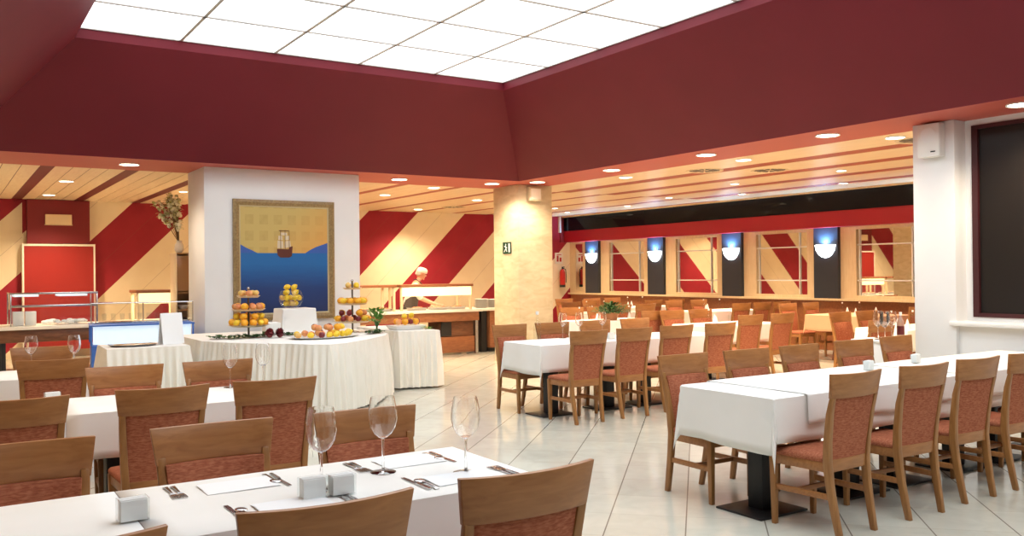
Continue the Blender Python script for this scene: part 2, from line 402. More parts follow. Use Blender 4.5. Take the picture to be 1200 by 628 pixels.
for k, py in enumerate(PY[:5]):
    ps.put((14.28, py, 2.03), 0, 'glowing white half-bowl lamp on black pilaster, ' + LAB[k], 'half-bowl lamps on the mirror wall')

# red boxed panel on the far wall with its cream sign
pn = thing('wall_panel', 'tall red wall panel with maroon upper board behind the glass buffet case', 'wall panel', (1.91, 19.0, 0))
MB().box(-.54, .54, 0, .19, 2.20, 3.04).build('upper_board', M['darkred'], pn, smooth=False, label='dark maroon upper board')
MB().box(-.60, .60, -.03, .19, .15, 2.15).build('lower_board', M['redpanel'], pn, smooth=False, label='bright red lower board')
e = MB().box(-.63, .63, -.04, .19, 2.15, 2.19); e.box(-.63, -.60, -.04, .19, .15, 2.15).box(.60, .63, -.04, .19, .15, 2.15)
e.build('edging', M['cream'], pn, smooth=False)
sg = thing('exit_sign', 'cream oblong light sign on the maroon board', 'sign', (1.90, 18.97, 2.665))
MB().cbox((0, 0, 0), (.46, .05, .19)).build('sign_box', M['exitlit'], sg, bevel=.008)
MB().cbox((0, .0, -.105), (.48, .055, .015)).build('sign_rim', M['frame'], sg)

# emergency sign on the stone pillar
sg = thing('emergency_sign', 'small square dark green escape sign on the stone pillar edge', 'sign', (8.19, 12.75, 1.98))
MB().box(-.008, 0, -.13, .13, -.10, .10).build('sign_plate', mat('sign green', (.01, .06, .035), .4), sg, smooth=False)
f = MB().box(-.011, -.008, -.10, -.055, -.075, .075)
f.ball((-.010, .03, .055), .018, 8, 6, (.1, 1, 1))
f.prism_y([(0, 0)] * 3, 0, 0) if False else None
for (a, c_) in (((.03, .035), (.02, -.015)), ((.02, -.015), (.055, -.04)), ((.02, -.015), (-.005, -.065)), ((.055, -.04), (.08, -.07)), ((.03, .02), (.07, .03)), ((.03, .02), (-.01, 0))):
    f.tube([(-.0105, a[0], a[1]), (-.0105, c_[0], c_[1])], .008, 6)
f.build('running_figure', M['whitep'], sg, smooth=False)

# downlights
dl = thing('downlight', 'x', 'ceiling light')
MB().lathe([(.108, .0), (.132, -.012), (.132, 0), (.112, .004)], n=20).build('rim', M['whitep'], dl)
MB().lathe([(.001, -.008), (.11, -.008), (.11, -.002), (.001, -.002)], n=20).build('lens', M['lamp'], dl)
lt = bpy.data.lights.new('downlight_beam', 'SPOT'); lt.energy = 80; lt.color = (1, .80, .57); lt.shadow_soft_size = .08; lt.spot_size = R(140); lt.spot_blend = .8
lo_ = bpy.data.objects.new('downlight_beam', lt); COL.objects.link(lo_); lo_.parent = dl; lo_.location = (0, 0, -.03)
pd = Proto(dl)
SOF = [(2.11, 12.6), (6.08, 12.6), (7.74, 12.5), (8.27, 11.93), (8.27, 10.01), (8.27, 8.11), (8.27, 6.26), (8.3, 4.18), (.1, 12.6), (-.4, 9), (-.4, 5), (8.3, 2.2)]
SLAB = ['before the picture pillar, over the glass buffet case', 'just past the picture pillar', 'just before the stone pillar', 'at the corner above the stone pillar speaker',
        'first along from the stone pillar', 'second along from the stone pillar', 'third along from the stone pillar', 'above the dark window', 'over the red wall panel end', 'x1', 'x2', 'above the dark window, further along']
for (x, y), l in zip(SOF, SLAB):
    pd.put((x, y, S - .002), 0, 'round downlight in red soffit ' + l, 'downlights in the red soffit')
dl2 = thing('downlight', 'x', 'ceiling light')
for ch in list(dl.children):
    c_ = ch.copy(); COL.objects.link(c_); c_.parent = dl2
    if c_.type == 'LIGHT': c_.data = lt.copy(); c_.data.energy = 225; c_.data.color = (1, .76, .49)
pd = Proto(dl2)
CEI = [(1.64, 17.92), (1.64, 15.25), (7.03, 15.19), (7.2, 13.55), (9.28, 18.26), (9.18, 15.41), (9.1, 10.67), (9.1, 8.23), (9.1, 5.98),
       (11.4, 8.39), (11.45, 10.56), (12.4, 13.2), (12.0, 16.6), (3.6, 16.2), (5.4, 17.6), (-1.2, 16.5), (-2, 12), (-2, 8), (12.6, 6.4), (13.1, 9.6), (13.1, 11.9), (13.1, 15.3), (13.1, 17.6), (10.6, 15.2)]  # end of list: downlights added to brighten the mirror wall side
for i, (x, y) in enumerate(CEI):
    o = pd.put((x, y, S - .002), 0, 'bright round downlight in the pale slatted ceiling', 'downlights in the slatted ceiling', (.85, .85, 1) if i < 9 else (.6, .6, 1))

# round air diffusers
dv = thing('air_vent', 'x', 'vent')
MB().lathe([(.001, -.003), (.24, -.003), (.27, -.012), (.28, 0), (.001, 0)], n=28).build('plate', M['frame'], dv)
f = MB()
for k in range(12):
    a = 2*PI*k/12; ca, sa = math.cos(a), math.sin(a)
    f.add([(.06*ca - .012*sa, .06*sa + .012*ca, -.0045), (.06*ca + .012*sa, .06*sa - .012*ca, -.0045), (.225*ca + .042*sa, .225*sa - .042*ca, -.0045), (.225*ca - .042*sa, .225*sa + .042*ca, -.0045)], [(0, 1, 2, 3)])
f.build('slots', M['black'], dv, smooth=False)
pv = Proto(dv)
for (x, y), l in zip([(9.55, 9.4), (9.54, 5.95), (9.69, 17.3), (10.4, 8.9)], ['mid-way along the red soffit', 'beside the white wall speaker', 'over the carving counter', 'over the dining tables']):
    pv.put((x, y, S - .001), 0, 'round slotted air diffuser in slatted ceiling ' + l, 'air diffusers')

# speakers
sp_ = thing('wall_speaker', 'white box loudspeaker high on the white pillar beside dark window', 'speaker', (8.55, 5.18, 2.86))
MB().box(-.11, 0, -.12, .12, -.17, .17).build('cabinet', M['whitep'], sp_, bevel=.015)
MB().lathe([(.001, 0), (.075, 0), (.08, .006), (.001, .006)], n=24).xf(Matrix.Translation((-.111, 0, .05)) @ Matrix.Rotation(R(-90), 4, 'Y')).build('speaker_grille', M['white'], sp_)
MB().cbox((-.112, -.05, -.12), (.004, .05, .012)).build('badge', M['black'], sp_, smooth=False)
sp_ = thing('wall_speaker', 'small cream loudspeaker box at top of the stone pillar', 'speaker', (8.50, 12.40, 2.89))
MB().box(-.13, .13, -.09, 0, -.12, .12).build('cabinet', M['stone'], sp_, bevel=.012)
MB().box(-.10, .10, -.095, -.09, -.09, .09).build('speaker_grille', M['cream'], sp_, smooth=False)

# ------------------------------------------------------------------ painting
pt = thing('framed_painting', 'framed painting of a red-hulled sailing ship on a blue sea under a gold sky', 'painting', (4.14, 12.36, 1.765))
W2, H2 = .74, .855
def moulding(o, w, y, z):
    b = MB()
    a, c_ = (W2 - o, H2 - o), (W2 - o - w, H2 - o - w)
    P1 = [(-a[0], -a[1]), (a[0], -a[1]), (a[0], a[1]), (-a[0], a[1])]; P2 = [(-c_[0], -c_[1]), (c_[0], -c_[1]), (c_[0], c_[1]), (-c_[0], c_[1])]
    for k in range(4):
        q = (k + 1) % 4
        b.hexa([(P1[k][0], 0, P1[k][1]), (P1[q][0], 0, P1[q][1]), (P2[q][0], 0, P2[q][1]), (P2[k][0], 0, P2[k][1])],
               [(P1[k][0], y, P1[k][1]), (P1[q][0], y, P1[q][1]), (P2[q][0], z, P2[q][1]), (P2[k][0], z, P2[k][1])])
    return b
fo = moulding(0, .04, -.035, -.05).build('frame', M['gold'], pt, smooth=False)
moulding(.04, .045, -.055, -.022).build('inner_frame', M['gold'], fo, smooth=False)
M['giltlip'] = mat('pale gilt lip', (.50, .42, .24), .4)
moulding(.085, .018, -.026, -.014).build('gilt_lip', M['giltlip'], fo, smooth=False)
MB().box(-.64, .64, -.012, 0, -.755, .755).build('canvas', M['canvas'], pt, smooth=False)
M['hill'] = mat('painted hill blue', (.035, .10, .38), .5)
MB().prism_y([(-.638, .03), (-.40, .03), (-.47, .065), (-.56, .105), (-.638, .15)], -.0135, -.0125).xf(Matrix.Translation((0, 0, .07))).build('hill', M['hill'], pt, smooth=False)
MB().prism_y([(.638, .03), (.30, .03), (.36, .07), (.46, .12), (.55, .15), (.638, .18)], -.0135, -.0125).xf(Matrix.Translation((0, 0, .07))).build('hill', M['hill'], pt, smooth=False)
M['hull'] = mat('painted hull', (.10, .018, .008), .5); M['sail'] = mat('painted sail', (.62, .52, .36), .5)
sh = MB().prism_y([(-.12, .09), (-.11, .0), (-.07, -.035), (.06, -.035), (.10, -.01), (.112, .13), (.07, .12), (.05, .085)], -.016, -.0145).xf(Matrix.Translation((0, 0, .07))).build('ship_hull', M['hull'], pt, smooth=False)
s_ = MB()
for q in ([(-.115, .10), (-.02, .10), (-.03, .20), (-.11, .21)], [(-.01, .10), (.085, .12), (.075, .21), (-.005, .20)], [(-.10, .22), (-.035, .215), (-.04, .275), (-.095, .28)], [(0, .215), (.065, .22), (.06, .28), (.005, .275)], [(-.06, .285), (.03, .285), (.03, .32), (-.06, .325)]):
    s_.prism_y(q, -.016, -.0145)
s_.xf(Matrix.Translation((0, 0, .07))).build('sails', M['sail'], sh, smooth=False)
s_ = MB()
for x0 in (-.065, 0, .06): s_.prism_y([(x0 - .004, .09), (x0 + .004, .09), (x0 + .003, .36), (x0 - .003, .36)], -.0172, -.0162)
s_.prism_y([(-.09, .345), (.05, .345), (.05, .355), (-.09, .355)], -.0172, -.0162)
s_.xf(Matrix.Translation((0, 0, .07))).build('masts', M['hull'], sh, smooth=False)

# ------------------------------------------------------------------ chair
def make_chair():
    t = thing('dining_chair', 'x', 'chair')
    for s in (-1, 1):
        secs = []
        for (x, y, z, w, d) in ((.166, -.245, 0, .032, .036), (.172, -.222, .12, .034, .04), (.178, -.195, .28, .036, .044), (.182, -.180, .42, .038, .046), (.190, -.188, .55, .036, .042), (.200, -.212, .72, .034, .036), (.205, -.2345, .81, .033, .026), (.2055, -.236, .84, .032, .020)):
            secs.append([(s*x - w/2, y - d/2, z), (s*x + w/2, y - d/2, z), (s*x + w/2, y + d/2, z), (s*x - w/2, y + d/2, z)])
        MB().sections(secs).build('leg', M['woodv'], t, bevel=.005)
        secs = [[(s*x - w/2, .195 - w/2, z), (s*x + w/2, .195 - w/2, z), (s*x + w/2, .195 + w/2, z), (s*x - w/2, .195 + w/2, z)] for x, z, w in ((.186, 0, .03), (.19, .25, .037), (.192, .43, .042))]
        MB().sections(secs).build('leg', M['woodv'], t, bevel=.004)
        MB().hexa([(s*.168, -.205, .215), (s*.186, -.205, .215), (s*.198, .185, .215), (s*.180, .185, .215)], [(s*.168, -.205, .25), (s*.186, -.205, .25), (s*.198, .185, .25), (s*.180, .185, .25)]).build('stretcher', M['wood'], t, bevel=.003)
    MB().box(-.178, .178, .03, .05, .218, .247).build('stretcher', M['wood'], t, bevel=.003)
    # apron frame
    b = MB(); z0, z1 = .375, .432
    b.box(-.175, .175, .183, .205, z0, z1).box(-.165, .165, -.195, -.172, z0, z1)
    for s in (-1, 1): b.hexa([(s*.17, -.17, z0), (s*.192, -.17, z0), (s*.203, .185, z0), (s*.181, .185, z0)], [(s*.17, -.17, z1), (s*.192, -.17, z1), (s*.203, .185, z1), (s*.181, .185, z1)])
    b.build('seat_frame', M['wood'], t, bevel=.003)
    # seat cushion, rounded and slightly crowned
    secs = []
    def outline(g, z): 
        xs = [(-.198 + g, -.165 + g), (.198 - g, -.165 + g), (.215 - g, .215 - g), (-.215 + g, .215 - g)]
        out = []; rr = .03
        for i in range(4):
            p = Vector(xs[i]); a = (Vector(xs[i - 1]) - p).normalized() * rr; c_ = (Vector(xs[(i + 1) % 4]) - p).normalized() * rr
            for k in range(5):
                f = k / 4; q = p + a * (1 - f) ** 2 + c_ * f ** 2
                out.append((q.x, q.y, z))
        return out
    for g, z in ((.004, .432), (0, .442), (.001, .455), (.010, .466), (.04, .474), (.10, .477)): secs.append(outline(g, z))
    MB().sections(secs).build('seat', M['fabric'], t)
    # curved top rail
    nx = 12; b = MB(); secs = []
    for i in range(nx + 1):
        f = -1 + 2 * i / nx; bow = -.036 * (1 - f * f)
        lo = (f * .224, -.232 + bow, .812); hi = (f * .243, -.250 + bow, .955 - .004 * (1 - f*f))
        secs.append([(lo[0], lo[1] - .012, lo[2]), (lo[0], lo[1] + .012, lo[2]), (hi[0], hi[1] + .010, hi[2]), (hi[0], hi[1] - .012, hi[2])])
    b.sections(secs).build('top_rail', M['wood'], t, bevel=.003)
    # upholstered panel and the rail under it
    secs = []
    for i in range(nx + 1):
        f = -1 + 2 * i / nx; sec = []
        prof = [(.445, -.180, 0), (.55, -.186, .008), (.68, -.202, .010), (.812, -.226, .006)]
        def wd(z): return .170 + (z - .44) / .37 * .022
        for z, y, p in prof: sec.append((f * wd(z), y - .030 * (1 - f*f) * (z - .30) / .55 - .010 - p * .4, z))
        for z, y, p in reversed(prof): sec.append((f * wd(z), y - .030 * (1 - f*f) * (z - .30) / .55 + .010 + p, z))
        secs.append(sec)
    MB().sections(secs).build('backrest', M['fabric'], t, bevel=.002, seg=1)
    secs = []
    for i in range(nx + 1):
        f = -1 + 2 * i / nx; x = f * .166; y = -.180 - .008 * (1 - f * f)
        secs.append([(x, y - .014, .378), (x, y + .014, .378), (x, y + .014, .448), (x, y - .014, .448)])
    MB().sections(secs).build('lower_rail', M['wood'], t, bevel=.003)
    return t
chair = Proto(make_chair())
def put_chair(x, y, face, label, group):
    """x, y: chair centre; face: heading the sitter looks to, degrees from +Y"""
    chair.put((x, y, 0), R(face + random.uniform(-2.5, 2.5)), label, group)

# ------------------------------------------------------------------ tables and cloths
def make_table(lx, ly, label, loc, group=None, bases=None, base_s=(.46, .46), by=0):
    t = thing('dining_table', label, 'table', loc, 0, group)
    MB().box(-lx/2, lx/2, -ly/2, ly/2, ZT - .035, ZT - .004).build('tabletop', M['counterwood'], t, bevel=.004)
    for bx in (bases or [-lx/2 + .28, lx/2 - .28]):
        MB().box(bx - base_s[0]/2, bx + base_s[0]/2, by - base_s[1]/2, by + base_s[1]/2, 0, .014).build('base_plate', M['black'], t, bevel=.004)
        MB().box(bx - .06, bx + .06, by - .06, by + .06, .014, ZT - .06).build('column', M['black'], t, bevel=.006)
        MB().box(bx - .15, bx + .15, by - .15, by + .15, ZT - .06, ZT - .035).build('top_plate', M['black'], t, smooth=False)
    return t
def make_legged_table(lx, ly, label, loc):
    t = thing('dining_table', label, 'table', loc, 0)
    MB().box(-lx/2, lx/2, -ly/2, ly/2, ZT - .035, ZT - .004).build('tabletop', M['counterwood'], t, bevel=.004)
    for sx in (-1, 1):
        for sy in (-1, 1):
            x, y = sx * .12, sy * (ly/2 - .35)
            MB().tube([(x + sx*.18, y, 0), (x, y, ZT - .04)], [.022, .028], 8).build('leg', M['darkwood'], t)
    return t
def cloth_mb(lx, ly, dl, dr, df, db, z=ZT, seed=1, ext=.004, thick=.0):
    """draped cloth: drops dl/dr at -x/+x ends, df/db at -y/+y sides; corners fall in a cone fold"""
    rn = random.Random(seed); ph = [rn.uniform(0, 6.28) for _ in range(8)]
    hx, hy = lx/2 + ext, ly/2 + ext
    def axis(h, d0, d1):
        pts = []
        if d0: pts += [-h - d0 * k / 6 for k in range(6, 0, -1)] + [-h - .012]
        nn = max(4, int(2*h / .09)); pts += [-h + 2*h*k/nn for k in range(nn + 1)]
        if d1: pts += [h + .012] + [h + d1 * k / 6 for k in range(1, 7)]
        return pts
    U, V = axis(hx, dl, dr), axis(hy, df, db); vs = []; r0 = .012
    for v in V:
        for u in U:
            ox, oy = max(abs(u) - hx, 0), max(abs(v) - hy, 0); sx, sy = (1 if u > 0 else -1), (1 if v > 0 else -1)
            if ox == 0 and oy == 0: vs.append((u, v, z + .0009 * math.sin(9*u + ph[0]) * math.sin(11*v + ph[1]))); continue
            if ox > 0 and oy > 0:
                r = math.hypot(ox, oy); a = math.atan2(oy, ox)
                rr = max(r - r0, 0); fold = .09 * rr * math.sin(2 * a) ** 2
                spread = .03 * rr
                nx_, ny_ = (math.cos(PI/4), math.sin(PI/4))
                px = hx + min(r0, r) * math.cos(a) + fold * nx_ + spread * math.cos(a)
                py = hy + min(r0, r) * math.sin(a) + fold * ny_ + spread * math.sin(a)
                vs.append((sx * px, sy * py, z - max(r - r0*.5, r*.4)))
            elif ox > 0:
                rr = max(ox - r0, 0); edge = math.exp(-((hy - abs(v)) / .12) ** 2)
                rip = rr * (.03 + .03 * math.sin(7.5*v + ph[2]) + .025 * math.sin(17*v + ph[3]))
                vs.append((sx * (hx + min(ox, r0) + rip * (1 - edge) + .05*rr*edge), v, z - max(ox - r0*.5, ox*.4) - .008 * math.sin(6*v + ph[4]) * (ox > .05)))
            else:
                rr = max(oy - r0, 0); edge = math.exp(-((hx - abs(u)) / .12) ** 2)
                rip = rr * (.03 + .03 * math.sin(7*u + ph[5]) + .025 * math.sin(16*u + ph[6]))
                vs.append((u, sy * (hy + min(oy, r0) + rip * (1 - edge) + .05*rr*edge), z - max(oy - r0*.5, oy*.4) - .008 * math.sin(5*u + ph[7]) * (oy > .05)))
    nu = len(U); fs = [(j*nu + i, j*nu + i + 1, (j + 1)*nu + i + 1, (j + 1)*nu + i) for j in range(len(V) - 1) for i in range(nu - 1)]
    return MB().add(vs, fs)
def put_cloth(lx, ly, drops, label, loc, seed, z=ZT, group=None, mat_=None, ext=.004, name='tablecloth'):
    o = cloth_mb(lx, ly, *drops, z=z, seed=seed, ext=ext).build(name, mat_ or M['cloth'], None, loc)
    md = o.modifiers.new('thickness', 'SOLIDIFY'); md.thickness = .0018; md.offset = 1
    return tag(o, label, name, group)

# front table (F), second table (T2), third table (T3), table by stone pillar (M), long table (R)
make_table(1.37, .68, 'pedestal table laid with three tall wine glasses and a folded paper napkin', (1.205, 3.07, 0), base_s=(.40, .34), by=-.12)
put_cloth(1.37, .68, (0, .30, .30, .30), 'white cloth on the table laid with three tall wine glasses', (1.205, 3.07, 0), 11)
make_table(1.37, .68, 'pedestal table joined to the wine glass table, holding one sugar holder', (-.165, 3.07, 0), base_s=(.40, .34), by=-.12)
put_cloth(1.348, .68, (.3, 0, .30, .30), 'plain white cloth with lone sugar holder, beside the wine glass table', (-.165, 3.07, 0), 12)
make_table(1.37, .70, 'pedestal table in the second row with a glass at its far edge', (1.27, 5.85, 0), base_s=(.40, .34), by=-.17)
put_cloth(1.37, .70, (0, .30, .28, .28), 'white cloth with napkin and wine glass in the second row', (1.27, 5.85, 0), 13)
make_table(1.37, .70, 'pedestal table at the far end of the second row', (-.11, 5.85, 0), base_s=(.40, .34), by=-.17)
put_cloth(1.37, .70, (.3, 0, .28, .28), 'bare white cloth at the far end of the second row', (-.11, 5.85, 0), 14)
make_table(1.40, .70, 'pedestal table in the third row in front of the red wall panel', (.30, 8.0, 0), base_s=(.40, .34), by=-.17)
put_cloth(1.40, .70, (.3, .30, .28, .28), 'white cloth with two wine glasses before the red wall panel', (.30, 8.0, 0), 15)
for i, (x, l) in enumerate(((5.98, 'end by the aisle'), (7.33, 'end toward the back room'))):
    make_table(1.35, .70, 'pedestal table in front of the stone pillar, ' + l, (x, 7.97, 0), base_s=(.44, .36), by=-.13)
    put_cloth(1.338, .70, (.32 if i == 0 else 0, .3 if i else 0, .29, .29), 'white cloth on the table before the stone pillar, ' + l, (x, 7.97, 0), 16 + i)
for i, (x, l) in enumerate(((4.885, 'aisle end'), (6.255, 'middle section'), (7.60, 'section against the wall below the dark window'))):
    make_table(1.37 if i < 2 else 1.32, .77, 'black pedestal table of the long white row, ' + l, (x, 3.97, 0), bases=[-.43, .45] if i == 0 else None, base_s=(.44, .38), by=-.06)
put_cloth(4.06, .77, (.345, 0, .285, .285), 'long white tablecloth along the row under the dark window', (6.23, 3.97, 0), 18)
put_cloth(1.69, .782, (0, 0, .19, .20), 'short white overlay cloth on the aisle half of the long table', (5.33, 3.97, 0), 19, ZT + .0055, name='overlay_cloth', ext=.020)
put_cloth(1.98, .782, (0, 0, .19, .20), 'short white overlay cloth on the wall half of the long table', (7.225, 3.97, 0), 20, ZT + .0055, name='overlay_cloth', ext=.020)

# chairs round them
G = 'dining chairs with rust upholstery'
def row(spots, face, fmt, names):
    for (x, y), nme in zip(spots, names): put_chair(x, y, face, fmt % nme, G)
ordn = ['first', 'second', 'third', 'fourth', 'fifth', 'sixth']
row([(1.50, 2.47), (.865, 2.47), (.205, 2.47)], 0, 'wooden chair with its back to us at the wine glass table, %s from the aisle', ordn)
row([(1.56, 3.37), (.92, 3.39), (.235, 3.37)], 180, 'wooden chair facing us across the wine glass table, %s from the aisle', ordn)
row([(1.62, 5.24), (1.00, 5.25), (.31, 5.22)], 0, 'wooden chair with its back to us at the second-row table, %s from the aisle', ordn)
row([(1.63, 6.07), (1.015, 6.08)], 180, 'wooden chair facing us across the second-row table, %s from the aisle', ordn)
row([(.69, 7.44)], 0, 'wooden chair with its back to us at the third-row table before the red panel%s', [''])
row([(.72, 8.28)], 180, 'wooden chair facing us across the third-row table before the red panel%s', [''])
row([(4.47, 3.46), (5.17, 3.46), (5.82, 3.48), (6.44, 3.48), (7.10, 3.48)], 0, 'rust-backed wooden chair turned away from us along the long white table, %s from the aisle', ordn)
row([(4.46, 4.37), (5.10, 4.36), (5.73, 4.37), (6.46, 4.41), (7.13, 4.45)], 180, 'wooden chair facing us across the long white table, %s from the aisle', ordn)
row([(5.56, 7.36), (6.19, 7.38), (6.84, 7.42), (7.5, 7.4)], 0, 'rust-backed wooden chair turned away from us before the stone pillar, %s from the aisle', ordn)
row([(5.50, 8.27), (6.10, 8.28), (6.77, 8.3), (7.42, 8.3)], 180, 'wooden chair facing us on the stone pillar side of its table, %s from the aisle', ordn)

# ------------------------------------------------------------------ back room tables
BT = [(9.62, 9.05, 1.45, .72, 'back-room table just behind the stone pillar table'),
      (8.95, 10.95, 1.3, .72, 'back-room table carrying the green plant'),
      (12.95, 14.75, 1.7, .72, 'back-room table furthest along the mirror wall by the first two lamps'),
      (12.75, 12.25, 1.7, .72, 'back-room table before the third lamp'),
      (10.6, 13.2, 1.4, .72, 'back-room table in the middle, behind the plant'),
      (10.8, 6.9, 1.3, .72, 'back-room table near the white pillar with glass cabinet')]
for i, (x, y, lx, ly, l) in enumerate(BT):
    make_table(lx, ly, l, (x, y, 0), base_s=(.40, .36))
    put_cloth(lx, ly, (.27, .27, .27, .27), 'white cloth on the ' + l, (x, y, 0), 30 + i)
make_legged_table(1.1, 1.25, 'table on splayed dark legs near the fourth lamp', (13.1, 9.35, 0))
put_cloth(1.1, 1.25, (.27,) * 4, 'peach cloth on the splayed-leg table near the fourth lamp', (13.1, 9.35, 0), 40, mat_=mat('peach table linen', (.70, .41, .25), .8))
BC = [(9.18, 8.45, 0, 'turned away at the first back-room table, aisle side'), (9.82, 8.45, 0, 'turned away at the first back-room table, second along'),
      (9.35, 9.68, 180, 'facing us across the first back-room table'), (9.95, 9.68, 180, 'facing us across the first back-room table, second along'),
      (8.90, 11.62, 180, 'facing us behind the plant table'), (9.45, 11.6, 180, 'facing us behind the plant table, second along'),
      (9.1, 10.3, 0, 'turned away in front of the plant table'),
      (11.75, 15.7, 180, 'facing us at the table by the first lamp, end seat'), (12.35, 15.45, 180, 'facing us at the table by the first lamp, second seat'), (12.95, 15.45, 180, 'facing us at the table by the first lamp, third seat'),
      (12.5, 14.05, 0, 'turned away at the table by the first lamp'), (13.15, 14.05, 0, 'turned away at the table by the first lamp, second seat'), (11.75, 14.7, 270, 'side-on at the end of the table by the first lamp'),
      (12.35, 11.5, 0, 'turned away at the table before the third lamp'), (12.9, 11.5, 0, 'turned away at the table before the third lamp, second seat'), (13.45, 11.5, 0, 'turned away at the table before the third lamp, third seat'),
      (12.5, 12.95, 180, 'facing us across the table before the third lamp'), (13.2, 12.95, 180, 'facing us across the table before the third lamp, second seat'),
      (12.75, 10.3, 180, 'facing us behind the splayed-leg table'), (13.4, 10.3, 180, 'facing us behind the splayed-leg table, second seat'),
      (13.0, 8.42, 0, 'turned away in front of the splayed-leg table'), (13.65, 8.45, 0, 'turned away in front of the splayed-leg table, second seat'),
      (10.35, 12.55, 0, 'turned away at the middle back-room table'), (10.95, 12.55, 0, 'turned away at the middle back-room table, second seat'), (10.6, 13.9, 180, 'facing us across the middle back-room table'),
      (9.3, 6.55, 0, 'half hidden behind the glass cabinet'), (10.6, 7.6, 180, 'facing us at the table near the white pillar'), (11.2, 7.6, 180, 'facing us at the table near the white pillar, second seat'), (11.1, 6.2, 0, 'turned away at the table near the white pillar')]
for x, y, f, l in BC: put_chair(x, y, f, 'wooden back-room chair ' + l, 'back-room dining chairs')

# ------------------------------------------------------------------ tableware
def make_glass(s=1.0, name='wine_glass'):
    t = thing(name, 'x', 'wine glass')
    outer = [(.004, .101), (.012, .104), (.026, .116), (.0365, .135), (.0415, .158), (.0405, .185), (.036, .212), (.0335, .224)]
    prof = outer + [(r - .0012, z) for r, z in reversed(outer[1:])] + [(.0005, .1065)]
    MB().lathe([(.0005, .100)] + prof, n=28).build('bowl', M['glass'], t)
    MB().lathe([(.006, .004), (.0042, .012), (.0036, .05), (.0038, .09), (.005, .0995)], n=12).build('stem', M['glass'], t)
    MB().lathe([(.0005, 0), (.036, 0), (.0365, .0012), (.02, .003), (.0062, .0045), (.0005, .0045)], n=28).build('foot', M['glass'], t)
    return t
glass = Proto(make_glass())
GS = 1.0
for (x, y), l in zip([(1.135, 3.01), (1.43, 3.13), (1.69, 2.94)], ['standing behind the paired sugar holder', 'between the knives and the folded napkin', 'at the table end by the tiled aisle']):
    glass.put((x, y, ZT + .003), random.random(), 'tall empty wine glass ' + l, 'wine glasses', (1.36, 1.36, 1.30))
for (x, y), l in zip([(1.66, 6.12), (1.88, 6.1)], ['in front of the second-row chair', 'at the second-row table end']):
    glass.put((x, y, ZT + .003), 0, 'empty wine glass ' + l, 'wine glasses', (1.25, 1.25, 1.30))
for (x, y), l in zip([(.62, 8.30), (.93, 8.18)], ['before the red panel, over the wooden chair back', 'before the red panel, beside the blue display case']):
    glass.put((x, y, ZT + .003), 0, 'empty wine glass ' + l, 'wine glasses', (1.25, 1.25, 1.25))
for (x, y), l in zip([(6.08, 8.28), (6.28, 8.22), (6.62, 8.22)], ['above the first rust chair back', 'second along', 'third along, by the plant']):
    glass.put((x, y, ZT + .003), 0, 'empty wine glass on the stone pillar table, ' + l, 'wine glasses', (1.25, 1.25, 1.3))

def card(w, d, h=.0012):
    return MB().box(-w/2, w/2, -d/2, d/2, 0, h)
def napkin(x, y, w, d, rz, label):
    b = MB().box(-w/2, w/2, -d/2, d/2, 0, .0015).add([(-w/2, -d/2, .002), (w/2, -d/2, .002), (w/2, d*.42, .006), (-w/2, d*.42, .006)], [(0, 1, 2, 3)])
    o = b.build('paper_napkin', M['paper'], None, (x, y, ZT + .003), smooth=False); o.rotation_euler = (0, 0, rz)
    return tag(o, label, 'napkin')
napkin(.905, 3.24, .26, .17, 0, 'white paper napkin between forks before the second facing chair')
napkin(1.60, 3.25, .26, .17, 0, 'white paper napkin at the aisle end of the wine glass table')
napkin(1.62, 2.88, .24, .16, 0, 'white paper napkin on our side of the table by the aisle')
napkin(.98, 2.86, .24, .16, 0, 'white paper napkin on our side behind the middle chair back')
def make_knife():
    t = thing('table_knife', 'x', 'knife')
    MB().prism([(-.006, .0), (.006, .0), (.009, .09), (.006, .12), (-.008, .12)], 0, .0016).build('blade', M['cutlery'], t, smooth=False)
    MB().sections([[(-.007, y, 0), (.007, y, 0), (.006, y, .006), (-.006, y, .006)] for y in (-.10, -.05, 0)]).build('handle', M['cutlery'], t)
    return t
def make_fork():
    t = thing('table_fork', 'x', 'fork')
    b = MB().sections([[(-w, y, z), (w, y, z), (w, y, z + .002), (-w, y, z + .002)] for y, w, z in ((0, .004, .003), (.02, .011, .001), (.045, .012, .001))])
    for k in range(4):
        x = -.0105 + k * .007; b.box(x - .0018, x + .0018, .045, .085, .002, .004)
    b.build('tines', M['cutlery'], t, smooth=False)
    MB().sections([[(-w, y, z), (w, y, z), (w, y, z + .003), (-w, y, z + .003)] for y, w, z in ((-.11, .009, 0), (-.08, .006, .003), (0, .003, .003))]).build('handle', M['cutlery'], t)
    return t
def make_spoon():
    t = thing('dessert_spoon', 'x', 'spoon')
    b = MB().ball((0, .03, .004), .02, 12, 8, (1, 1.5, .2)); b.build('spoon_bowl', M['cutlery'], t)
    MB().sections([[(-w, y, z), (w, y, z), (w, y, z + .003), (-w, y, z + .003)] for y, w, z in ((-.11, .008, 0), (-.08, .005, .003), (.006, .003, .004))]).build('handle', M['cutlery'], t)
    return t
knife, fork, spoon = Proto(make_knife()), Proto(make_fork()), Proto(make_spoon())
zt = ZT + .003
def setting(x, y, rz, where, full=True):
    c_, s_ = math.cos(rz), math.sin(rz)
    def at(dx, dy): return (x + dx*c_ - dy*s_, y + dx*s_ + dy*c_, zt)
    fork.put(at(.17, .0), rz, 'steel fork ' + where, 'cutlery')
    knife.put(at(-.19, 0), rz, 'steel knife ' + where, 'cutlery')
    spoon.put(at(-.165, 0), rz, 'steel spoon ' + where, 'cutlery')
    if full: fork.put(at(.195, 0), rz, 'second steel fork ' + where, 'cutlery')
setting(.87, 3.25, PI, 'beside the napkin before the second facing chair')
setting(1.56, 3.25, PI, 'beside the napkin at the aisle end, far side')
